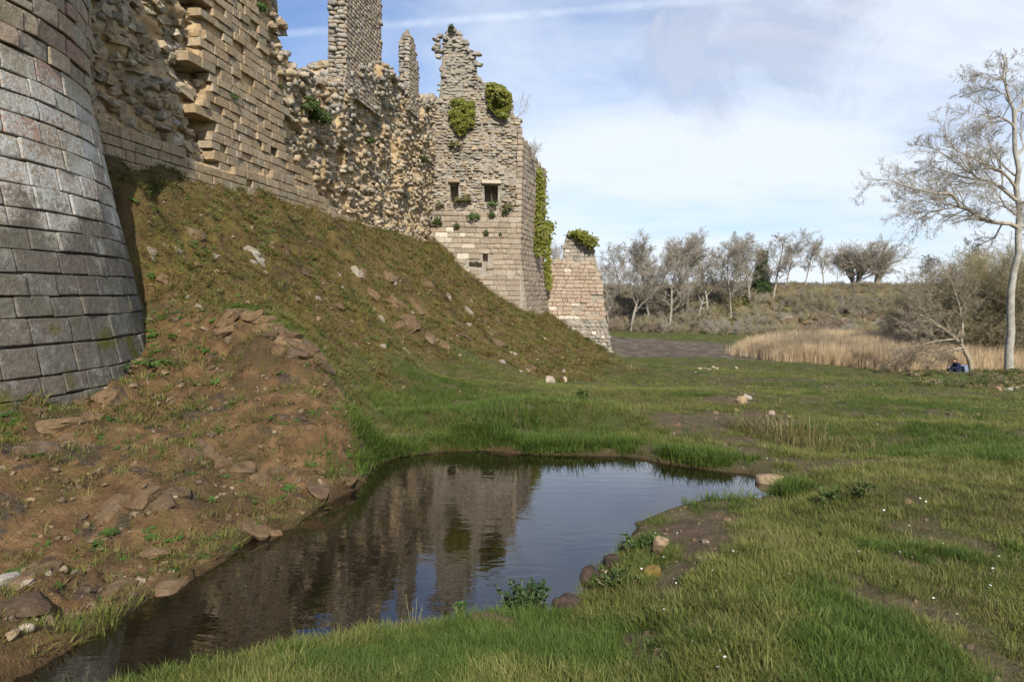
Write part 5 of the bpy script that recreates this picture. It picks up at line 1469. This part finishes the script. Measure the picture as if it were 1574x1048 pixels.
for a in ((716, 309, 1.3, 2, 'long withered plant clump on the ledge between the two windows'), (703, 310, .9, 2, 'withered plant under the narrow window'), (757, 316, 1.0, 1, 'bright green tuft under the wide window'), (780, 321, 1.2, 2, 'withered plant on the ledge right of the wide window'), (776, 330, .8, 0, 'dark plant in the tower joints below the right end of the ledge'),
          (672, 345, 1.3, 0, 'dark green plant in the corner of tower and curtain wall'), (676, 318, 1.0, 2, 'brown plant in the tower corner above the dark green one'), (727, 336, 1.2, 1, 'bright green plant in the middle of the tower face'), (756, 333, .9, 0, 'dark plant right of the bright green one on the tower face'), (702, 350, .8, 0, 'small plant left of centre on the tower face'), (747, 360, .7, 0, 'small dark plant above the slot on the tower face'), (769, 361, .4, 0, 'tiny plant right of centre on the tower face'),
          (694, 44, .7, 0, 'dark tuft on the very tip of the tower spike'), (698, 66, .5, 0, 'small dark tuft just below the tip of the tower spike'), (700, 226, 1.4, 2, 'brown plant on the upper tower below the heart-shaped ivy')):
    wall_plant(*a, on='tower')
def twig_bush(px, py, Y, h, seed, label, mat=None, n=10, name='twig_bush'):
    t = Tree(seed); p = pixY(px, py, Y)
    c = dict(CFG_THICK); c['levels'] = 2; c['n'] = [6, 5]
    for k in range(n):
        a = t.r.uniform(0, 6.283); sp = t.r.uniform(.1, .7)
        t.grow((0, 0, -.05), (math.cos(a) * sp, math.sin(a) * sp, 1), h * t.r.uniform(.6, 1), .008, 0, c)
    t.run(c)
    V, F_ = t.tube_list(t.tr + t.cr)
    o = obj(name, mesh(name, V, F_, mat or M_TWIG, True), None, label, 'bush', None, 'thing'); o.location = p
twig_bush(793, 186, 34.3, 1.7, 3, 'bare twiggy sapling on the tower top beside the ivy clump', n=3)
twig_bush(815, 248, 35.5, 1.1, 5, 'grey leafless bush on the tower edge above the ivy strip', n=16)
twig_bush(855, 402, 41.0, 1.2, 7, 'grey leafless bush in the gap between tower and far wall', n=14)
# ------------------------------------------------------------------ undergrowth on the bluff
def build_undergrowth():
    sh = []
    for i in range(3):
        t = Tree(600 + i); c = dict(CFG_THICK); c['levels'] = 3; c['n'] = [7, 6, 5]; c['rmin'] = .012
        for k in range(6):
            a = t.r.uniform(0, 6.283); sp = t.r.uniform(.2, 1.0)
            t.grow((math.cos(a) * .2, math.sin(a) * .2, -.1), (math.cos(a) * sp, math.sin(a) * sp, 1), 1.5 * t.r.uniform(.7, 1.1), .02, 0, c)
        t.run(c); V, F_ = t.tube_list(t.tr + t.cr); sh.append(mesh('scrub', V, F_, (M_BROWN, M_OLIVE, M_TWIG)[i], False))
    sh.append(clump_mesh('scrub', 610, 700, .8, .8, .10, leaf_material('scrub_leaf', [(.13, .13, .042), (.18, .165, .06), (.22, .19, .085)], .2)))
    sh.append(clump_mesh('scrub', 611, 700, .8, .9, .10, leaf_material('gorse_leaf', [(.06, .085, .022), (.10, .115, .03), (.14, .14, .04)], .2)))
    sh.append(clump_mesh('scrub', 612, 500, .9, .6, .12, leaf_material('dead_bracken', [(.26, .20, .115), (.32, .25, .15), (.21, .155, .09)], .2)))
    n = 5200
    x = rng.uniform(4, 72, n); y = rng.uniform(80, 112, n)
    b = y - bluff_line(x)
    nz = fbm(x * .12, y * .12, 0, 3, 161)
    keep = (b > -3.0) & (rng.random(n) < .35 + .65 * smooth(b, -2, 3)) & (b < 22)
    # bare rock and earth low on the bluff's right half
    rock = (b > -1) & (b < 6) & (x > 32) & (x < 58)
    keep &= ~(rock & (rng.random(n) < .62))
    x, y, nz, b = x[keep], y[keep], nz[keep], b[keep]
    q = rng.random(len(x)) + .5 * nz
    ii = np.where(q < .30, 0, np.where(q < .52, 1, np.where(q < .66, 2, np.where(q < .84, 3, np.where(q < 1.0, 4, 5)))))
    s = rng.uniform(.45, 1.1, len(x)) * np.where(ii < 3, 1.05, .7) * np.where(b > 10, .42, 1.0)
    scatter('undergrowth', np.c_[x, y, GZ(x, y) - .1], euler_up(len(x), .1), np.c_[s, s, s * rng.uniform(.7, 1.2, len(s))], ii, sh, 'brown and olive scrub covering the far bluff')
    # low brambles and grass on the bank in front of the thicket
    bp = [tuft('bramble', 620 + i, 30, .35, .35, .02, 1.2, [M_SHRUB, M_WEED, M_DRYG][i], 3) for i in range(3)] + [sh[3], sh[5]]
    n = 1500; x = rng.uniform(12, 30, n); y = rng.uniform(20, 33, n)
    px, py, w = project(np.c_[x, y, GZ(x, y)])
    keep = (px > 1390 + 60 * rng.random(n)) & (py > 570) & (py < 603) & (y > 21) & ~((px > 1452) & (px < 1494) & (py < 586))
    x, y = x[keep], y[keep]; ii = rng.integers(0, 5, len(x)); s = np.where(ii < 3, rng.uniform(.6, 1.2, len(x)), rng.uniform(.2, .42, len(x)))
    scatter('brambles', np.c_[x, y, GZ(x, y)], euler_up(len(x), .15), np.c_[s, s, s * .7], ii, bp, 'low brambles and rank weeds on the bank below the thicket')
build_undergrowth()
# ------------------------------------------------------------------ rocks
M_ROCK = stone_material('outcrop_rock', [(.125, .080, .042), (.175, .112, .058), (.10, .066, .040), (.19, .125, .064)], lichen=.10)
M_WETROCK = stone_material('wet_dark_rock', [(.060, .042, .032), (.085, .060, .045), (.05, .038, .03)])
M_TANROCK = stone_material('tan_rock', [(.30, .205, .115), (.36, .26, .16), (.27, .185, .11)])
M_PALEROCK = stone_material('pale_rock', [(.38, .30, .22), (.44, .36, .27), (.34, .27, .20)])
def rock_shape(seed, mat, flat=1.0, nexp=3.0, cuts=4, jit=.16):
    bm = bmesh.new(); bmesh.ops.create_cube(bm, size=1.0); bmesh.ops.subdivide_edges(bm, edges=bm.edges[:], cuts=cuts, use_grid_fill=True)
    co = np.array([v.co[:] for v in bm.verts])
    q = (np.abs(2 * co) ** nexp).sum(1) ** (1 / nexp); co = co * (np.abs(2 * co).max(1) / q)[:, None]
    for f, a in ((1.3, jit), (3.1, jit * .5), (6.5, jit * .25)):
        co = co + a * np.stack([vnoise(co[:, 0] * f + seed * 2.3, co[:, 1] * f + 5, co[:, 2] * f, k + seed) for k in (1, 2, 3)], 1)
    # cleave two planes for a fractured look
    r = random.Random(seed)
    for _ in range(3):
        n = np.array([r.gauss(0, 1), r.gauss(0, 1), r.gauss(0, .6)]); n /= np.linalg.norm(n); d = co @ n - .30
        co = co - np.maximum(d, 0)[:, None] * n * .85
    for v, c in zip(bm.verts, co): v.co = c * np.array([1, 1, flat])
    bmesh.ops.triangulate(bm, faces=bm.faces[:])
    me = bpy.data.meshes.new('rock'); bm.to_mesh(me); bm.free()
    me.materials.append(mat); me.polygons.foreach_set('use_smooth', np.ones(len(me.polygons), bool))
    return me
def rock(name, px, py, size, mat, seed, label, sink=.3, flat=1.0, group=None, rot=None, Y=None):
    p = hit(px, py)[0] if Y is None else pixY(px, py, Y)
    w, d, h = size
    o = obj(name, rock_shape(seed, mat), None, label, 'rock' if name != 'stone' else 'stone', group, 'thing')
    o.location = (p[0], p[1], p[2] + h * (.5 - sink)); o.scale = size; o.rotation_euler = (rr(-.15, .15), rr(-.15, .15), rot if rot is not None else rr(0, 6))
    return o
rock('boulder', 1186, 744, (.30, .20, .16), M_TANROCK, 3, 'ochre and white boulder at the right-hand tip of the pond', .3, rot=.1)
rock('boulder', 906, 896, (.17, .16, .17), M_WETROCK, 5, 'dark round boulder at the waterline of the right bank', .35)
rock('boulder', 944, 870, (.16, .14, .12), M_WETROCK, 7, 'dark boulder just behind the round one on the right bank', .35)
rock('boulder', 962, 846, (.12, .12, .08), M_WETROCK, 8, 'small dark rock at the water, third up the right bank', .35)
rock('boulder', 876, 938, (.22, .18, .16), M_WETROCK, 11, 'dark boulder nearest the camera under the grassy right bank', .4)
rock('boulder', 1014, 838, (.13, .10, .07), M_TANROCK, 13, 'tan slab stone jutting from the earth of the right bank', .1, rot=.5)
rock('boulder', 1012, 852, (.12, .10, .09), M_ROCK, 14, 'brown stone under the jutting tan slab', .3)
rock('boulder', 1000, 884, (.14, .11, .10), stone_material('mossy_orange_rock', [(.24, .15, .03), (.20, .14, .04)]), 15, 'orange mossy rock on the dark earth of the right bank', .3)
rock('boulder', 750, 962, (.42, .20, .13), M_ROCK, 17, 'flat brown rock on the near bank left of the leafy bush', .6, rot=.12)
rock('boulder', 845, 590, (.42, .3, .26), M_PALEROCK, 19, 'pinkish pale stone in the grass at the foot of the slope', .2)
rock('boulder', 868, 588, (.14, .12, .22), M_PALEROCK, 21, 'small white sliver of stone right of the pinkish stone', .1)
rock('boulder', 1137, 620, (.26, .2, .17), M_TANROCK, 23, 'tan stone beside the worn path across the flat', .2)
rock('boulder', 1147, 614, (.22, .2, .15), M_GREY, 25, 'grey stone touching the tan one by the worn path', .2)
rock('boulder', 1131, 633, (.10, .09, .08), M_TANROCK, 27, 'small tan stone just below the pair by the path', .2)
rock('boulder', 1187, 637, (.14, .12, .10), M_PALEROCK, 29, 'pale stone by the dry weeds on the flat', .2)
for k, (a, b) in enumerate(((1076, 568), (1083, 567), (1090, 569), (1096, 566), (1102, 568))):
    rock('stone', a, b, (rr(.14, .26), rr(.12, .2), rr(.10, .16)), M_PALEROCK, 40 + k, ('leftmost', 'second', 'middle', 'fourth', 'rightmost')[k] + ' of five small pale stones in a row in the far grass', .2, group='pale stones in the far grass')
rock('stone', 1131, 568, (.24, .18, .2), M_PALEROCK, 47, 'pale stone right of the row of small stones in the far grass', .2)
rock('stone', 10, 898, (.16, .12, .10), M_GREY, 53, 'grey-white lichened stone at the left edge of the bank', .3)
rock('stone', 40, 968, (.08, .06, .05), M_PALEROCK, 55, 'small white stone low on the bank at the left', .3)
for k in range(16):
    rock('stone', rr(1528, 1590), rr(588, 602), (rr(.12, .26), rr(.12, .2), rr(.08, .15)), random.choice([M_PALEROCK, M_GREY, M_TANROCK]), 60 + k, 'stone in the loose heap at the right edge by the brambles', .2, group='loose heap of stones')
# rock showing through the slope and the bank: pieces of the ground
M_LICHROCK = stone_material('lichened_rock', [(.24, .20, .15), (.31, .27, .21), (.20, .165, .12)], lichen=.5)
SHAPES = [rock_shape(200 + i, M_ROCK, 1.0, 5.0, 3, .20) for i in range(8)] + [rock_shape(220 + i, M_LICHROCK, 1.0, 5.0, 2, .20) for i in range(3)]
for _m in SHAPES: _m.set_sharp_from_angle(angle=math.radians(24))
def outcrop(px, py, s, v=None, sink=.70, flat=.6):
    p = hit(px, py)[0]; n = gnorm(np.array([p[0]]), np.array([p[1]]), .25)[0]
    o = bpy.data.objects.new('rock', SHAPES[v if v is not None else random.randrange(8)]); COL.objects.link(o); o.parent = GROUND
    q = Vector(n).to_track_quat('Z', 'Y').to_matrix() @ Matrix.Rotation(rr(0, 6.28), 3, 'Z') @ Matrix.Rotation(rr(-.3, .3), 3, 'X')
    o.matrix_basis = Matrix.Translation(Vector(p) + Vector(n) * s * flat * (.5 - sink)) @ q.to_4x4() @ Matrix.Diagonal((s * rr(1.0, 1.8), s * rr(.8, 1.1), s * flat, 1))
for a in ((425, 502, .34), (448, 515, .36), (466, 530, .36), (486, 550, .32), (500, 568, .28), (402, 492, .32), (385, 486, .28), (365, 480, .26), (345, 492, .3), (352, 505, .26), (440, 528, .3), (455, 545, .26), (415, 515, .26), (510, 590, .22), (520, 605, .2), (430, 540, .2), (395, 505, .2), (318, 700, .22), (345, 708, .2), (380, 722, .2), (408, 735, .28), (420, 728, .2), (245, 775, .26), (215, 770, .28), (178, 782, .24), (100, 680, .26), (60, 692, .3), (140, 640, .26), (85, 655, .3), (280, 760, .2), (390, 812, .2), (420, 815, .14), (290, 700, .22), (310, 690, .18), (330, 842, .14), (230, 850, .18), (130, 620, .3), (160, 610, .25), (55, 630, .25),
          (490, 752, .2), (535, 735, .18), (260, 900, .2), (180, 905, .2), (90, 950, .26), (30, 930, .3), (60, 880, .22)):
    outcrop(*a)
for a in ((390, 388, .35, 8), (400, 400, .3, 9), (550, 420, .5, 9), (560, 425, .4, None), (600, 425, .55, None), (608, 432, .4, 8), (615, 466, .6, None), (640, 470, .6, None), (630, 478, .5, 9), (588, 495, .4, 8), (612, 500, .5, None), (632, 500, .6, None), (660, 440, .4, None), (720, 478, .5, 8), (730, 485, .4, None), (705, 500, .6, None), (712, 515, .5, None), (660, 520, .5, None), (680, 530, .5, None), (770, 530, .5, None), (790, 545, .45, 8), (815, 565, .4, None), (575, 455, .4, None), (500, 440, .3, None), (520, 470, .35, None), (440, 385, .3, None), (470, 420, .3, None), (640, 340, .01, None), (545, 530, .4, None), (300, 360, .3, None), (255, 430, .3, None), (760, 510, .4, None), (850, 540, .4, None), (835, 520, .35, 9), (770, 555, .3, 8), (800, 570, .3, 9), (690, 455, .3, 8), (725, 462, .3, 9)):
    outcrop(a[0], a[1], a[2] * .8, a[3])
for k in range(90):
    px = rr(230, 920); lo = 300 + (px - 230) * .33; py = rr(lo, min(590, lo + 260))
    p = hit(px, py)[0]
    if polydist(np.array([p[0]]), np.array([p[1]]), SLOPE)[0] > .2: outcrop(px, py, rr(.06, .17), random.choice([None, None, 8, 9, 10]))
for k in range(70):                                   # rock face low on the far bluff
    Y = rr(86, 91); p0 = pixY(rr(1195, 1390), 500, Y); x = float(p0[0]); Yb = float(bluff_line(np.array(x))) + rr(.5, 5.5)
    o = bpy.data.objects.new('rock', SHAPES[random.choice([8, 9, 10, 1, 2])]); COL.objects.link(o); o.parent = GROUND
    q = rr(.5, 1.7); o.location = (x, Yb, gz1(x, Yb) + .1); o.scale = (q * 1.5, q, q * .8); o.rotation_euler = (rr(-.4, .4), rr(-.4, .4), rr(0, 6))
# ------------------------------------------------------------------ plants by the pond
def stems_plant(name, label, px, py, n, h, leaf, nleaf, spread, seed, mat, cat='plant', Y=None, asp=2.2, stemr=.0025, bare=0.0):
    p = hit(px, py)[0] if Y is None else pixY(px, py, Y)
    o = thing(name, label, cat, tuple(p)); t = Tree(seed); LP, LN = [], []
    for k in range(n):
        a = t.r.uniform(0, 6.283); sp = spread * t.r.uniform(.1, 1); hh = h * t.r.uniform(.6, 1.05) * (1 - .25 * sp / max(spread, 1e-6))
        P = [np.array([math.cos(a) * sp * (.25 + .75 * f ** .8), math.sin(a) * sp * (.25 + .75 * f ** .8), hh * f - .02]) for f in (0, .35, .7, 1)]
        t.cr.append((P, [stemr, stemr, stemr * .8, stemr * .5], 4))
        for q in range(nleaf):
            f = bare + (1 - bare) * t.r.random(); i = min(int(f * 3), 2); u = f * 3 - i
            b = P[i] * (1 - u) + P[i + 1] * u; az = t.r.uniform(0, 6.283); d = np.array([math.cos(az), math.sin(az), t.r.uniform(.1, .9)])
            LP.append(b + d * leaf * .8); LN.append(np.array([-math.cos(az) * .5, -math.sin(az) * .5, .8]))
    V, F_ = t.tube_list(t.cr); obj('stem', mesh('stem', V, F_, M_OLIVE, True), o)
    obj('foliage', leaves(np.array(LP), np.array(LN), leaf, mat, 'foliage', asp=asp * .5), o)
    return o
M_BUSH = leaf_material('dark_bush_leaf', [(.028, .060, .018), (.045, .085, .026), (.065, .105, .035)], .25, .45)
stems_plant('leafy_bush', 'dark green leafy bush standing at the water beside the flat brown rock', 806, 950, 46, .27, .020, 26, .20, 31, M_BUSH, 'bush', Y=4.25)
stems_plant('weed_plant', 'slender yellow-green plant at the water, left of the dark bush', 708, 962, 6, .22, .016, 24, .05, 33, M_WEED, Y=4.0)
stems_plant('weed_plant', 'small green sprig between the slender plant and the dark bush', 734, 958, 4, .07, .014, 10, .04, 34, M_BUSH, Y=4.05)
stems_plant('dry_stalk', 'bare pinkish dry stalks rising from the near bank before the water', 636, 965, 4, .30, .008, 2, .06, 35, M_DRYG, Y=3.9, stemr=.0016, bare=.7)
stems_plant('leafy_weed', 'bright leafy weed in the grass right of the pond tip', 1278, 772, 14, .16, .022, 12, .14, 37, M_WEED)
stems_plant('leafy_weed', 'dark leafy weed right of the bright one beyond the pond tip', 1325, 765, 12, .18, .022, 12, .12, 38, M_SHRUB)
stems_plant('leafy_weed', 'leafy weed hanging over the right bank above the dark boulders', 985, 842, 22, .12, .020, 14, .20, 39, M_WEED)
stems_plant('leafy_weed', 'dense green weeds between the dark boulders and the orange rock', 955, 900, 26, .13, .020, 14, .22, 40, M_SHRUB)
stems_plant('leafy_weed', 'bright green weeds at the foot of the round tower', 185, 572, 26, .16, .03, 14, .3, 41, M_WEED)
stems_plant('leafy_weed', 'green weeds along the tower foot right of the bright ones', 255, 562, 22, .12, .03, 12, .4, 42, M_WEED)
stems_plant('leafy_weed', 'small leafy bush in the grass near the pinkish stone', 893, 618, 14, .3, .035, 14, .2, 43, M_WEED)
def clump(name, label, px, py, r, h, n, mat, seed, w=.006, cat='plant'):
    p = hit(px, py)[0]
    o = obj(name, tuft(name, seed, n, h, r, w, .8, mat, 3), None, label, cat, None, 'thing'); o.location = p; return o
clump('grass_clump', 'tall dark green grass clump on the far bank of the pond', 792, 648, .32, .34, 170, M_LUSH, 91, .010)
clump('grass_clump', 'rank grass clump at the left foot of the bank by the water', 155, 968, .10, .12, 80, M_GRASS, 92, .005)
clump('dry_weeds', 'large clump of dry yellowish weeds beside the worn path', 1205, 672, .55, .34, 260, M_DRYG, 93, .012)
clump('dry_weeds', 'smaller dry weed clump left of the large one by the path', 1142, 660, .22, .30, 120, M_DRYG, 94, .010)
clump('dry_weeds', 'lone dry weed clump further right on the grass', 1340, 700, .20, .22, 110, M_DRYG, 95, .009)
clump('dry_weeds', 'low dry weeds trailing right from the large clump', 1262, 690, .35, .20, 140, M_DRYG, 96, .010)
clump('dark_rushes', 'low brown weed patch at the end of the slope', 968, 572, .7, .35, 160, M_DRYG, 97, .016)
# ------------------------------------------------------------------ seated person
def build_person():
    p = pixY(1471, 575, 33.0); p[2] = gz1(p[0], p[1])
    o = thing('person', 'person in dark navy clothes sitting hunched on the ground by the leaning tree', 'person', tuple(p))
    def skin(name, verts, edges, rad, mat, sub=2):
        me = bpy.data.meshes.new(name); me.from_pydata(verts, edges, []); me.update()
        ob = obj(name, me, o); md = ob.modifiers.new('skin', 'SKIN')
        for v, r in zip(me.skin_vertices[0].data, rad): v.radius = (r, r)
        me.skin_vertices[0].data[0].use_root = True
        sd = ob.modifiers.new('sub', 'SUBSURF'); sd.levels = sub; sd.render_levels = sub
        me.materials.append(mat); return ob
    def flat(nm, c, r=.85): m = NT(nm); n = m.noise(9, 3); return m.done(m.mix(n, c, tuple(x * 1.5 for x in c)), r)
    navy = flat('navy_cloth', (.010, .014, .040)); skn = flat('skin', (.42, .23, .16), .6); hair = flat('dark_hair', (.03, .018, .012)); grey = flat('grey_blue_cloth', (.16, .19, .26)); red = flat('red_cloth', (.30, .04, .03)); wht = flat('white_cloth', (.6, .6, .6))
    # facing left (-X): pelvis on the ground, back bent, knees drawn up, forearms on the knees
    V = [(.10, 0, .13), (.09, 0, .30), (.02, 0, .46), (-.05, 0, .58), (-.09, 0, .64),
         (-.03, -.17, .54), (-.18, -.20, .38), (-.36, -.15, .42), (-.44, -.13, .43),
         (-.03, .17, .54), (-.18, .20, .38), (-.36, .15, .42), (-.44, .13, .43),
         (.06, -.11, .13), (-.30, -.13, .42), (-.42, -.12, .08), (-.56, -.13, .05),
         (.06, .11, .13), (-.30, .13, .42), (-.42, .12, .08), (-.56, .13, .05)]
    E = [(0, 1), (1, 2), (2, 3), (3, 4), (3, 5), (5, 6), (6, 7), (7, 8), (3, 9), (9, 10), (10, 11), (11, 12), (0, 13), (13, 14), (14, 15), (15, 16), (0, 17), (17, 18), (18, 19), (19, 20)]
    R = [.15, .14, .15, .13, .06, .075, .055, .045, .03, .075, .055, .045, .03, .10, .075, .05, .04, .10, .075, .05, .04]
    skin('body', V, E, R, navy)
    # head with nose, ears and hair
    bm = bmesh.new(); bmesh.ops.create_uvsphere(bm, u_segments=16, v_segments=12, radius=.5)
    for v in bm.verts:
        x, y, z = v.co
        if z < 0: x *= 1 + .15 * z; y *= 1 + .45 * z
        if x < -.42 and abs(y) < .12 and abs(z) < .14: x -= .10
        v.co = (x * .20, y * .155, z * .235)
    for sy in (-1, 1):
        g = bmesh.ops.create_uvsphere(bm, u_segments=8, v_segments=6, radius=.03)
        for v in g['verts']: v.co = Vector((v.co.x * .8 + .01, v.co.y * .4 + sy * .080, v.co.z * 1.1))
    me = bpy.data.meshes.new('head'); bm.to_mesh(me); bm.free(); me.materials.append(skn); me.polygons.foreach_set('use_smooth', np.ones(len(me.polygons), bool))
    h = obj('head', me, o); h.location = (-.15, 0, .735); h.rotation_euler = (0, -.25, 0)
    bm = bmesh.new(); bmesh.ops.create_uvsphere(bm, u_segments=16, v_segments=12, radius=.5)
    for v in bm.verts:
        x, y, z = v.co
        v.co = (x * .215 + .012, y * .172, max(z, -.30 if x > .05 else .12) * .25 + .012)
    me = bpy.data.meshes.new('hair'); bm.to_mesh(me); bm.free(); me.materials.append(hair); me.polygons.foreach_set('use_smooth', np.ones(len(me.polygons), bool))
    hr = obj('hair', me, o); hr.location = (-.15, 0, .735); hr.rotation_euler = (0, -.25, 0)
    for sy in (-1, 1):                                     # hands, fingers laid over the knees
        b = np.array([-.44, sy * .13, .43]); VV = [tuple(b), tuple(b + np.array([-.05, 0, -.01]))]; EE = [(0, 1)]; RR = [.026, .034]
        for q in range(4):
            i = len(VV); y0 = (q - 1.5) * .02; ln = (.052, .062, .058, .046)[q]
            VV += [tuple(b + np.array([-.085, y0, -.012])), tuple(b + np.array([-.085 - ln * .6, y0, -.035])), tuple(b + np.array([-.085 - ln * .75, y0, -.07]))]
            EE += [(1, i), (i, i + 1), (i + 1, i + 2)]; RR += [.011, .009, .008]
        i = len(VV); VV += [tuple(b + np.array([-.045, -sy * .045, -.01])), tuple(b + np.array([-.075, -sy * .06, -.03]))]; EE += [(0, i), (i, i + 1)]; RR += [.012, .009]
        skin('hand', VV, EE, RR, skn, 1)
    # grey-blue rucksack lying against the back
    bag = obj('rucksack', stone_shape('rucksack', 9, 8, 3, .05, grey, True), None, 'grey-blue rucksack leaning against the seated person', 'bag', None, 'thing')
    bag.location = (p[0] + .36, p[1] - .02, p[2] + .26); bag.scale = (.22, .34, .50); bag.rotation_euler = (0, -.25, 0)
build_person()
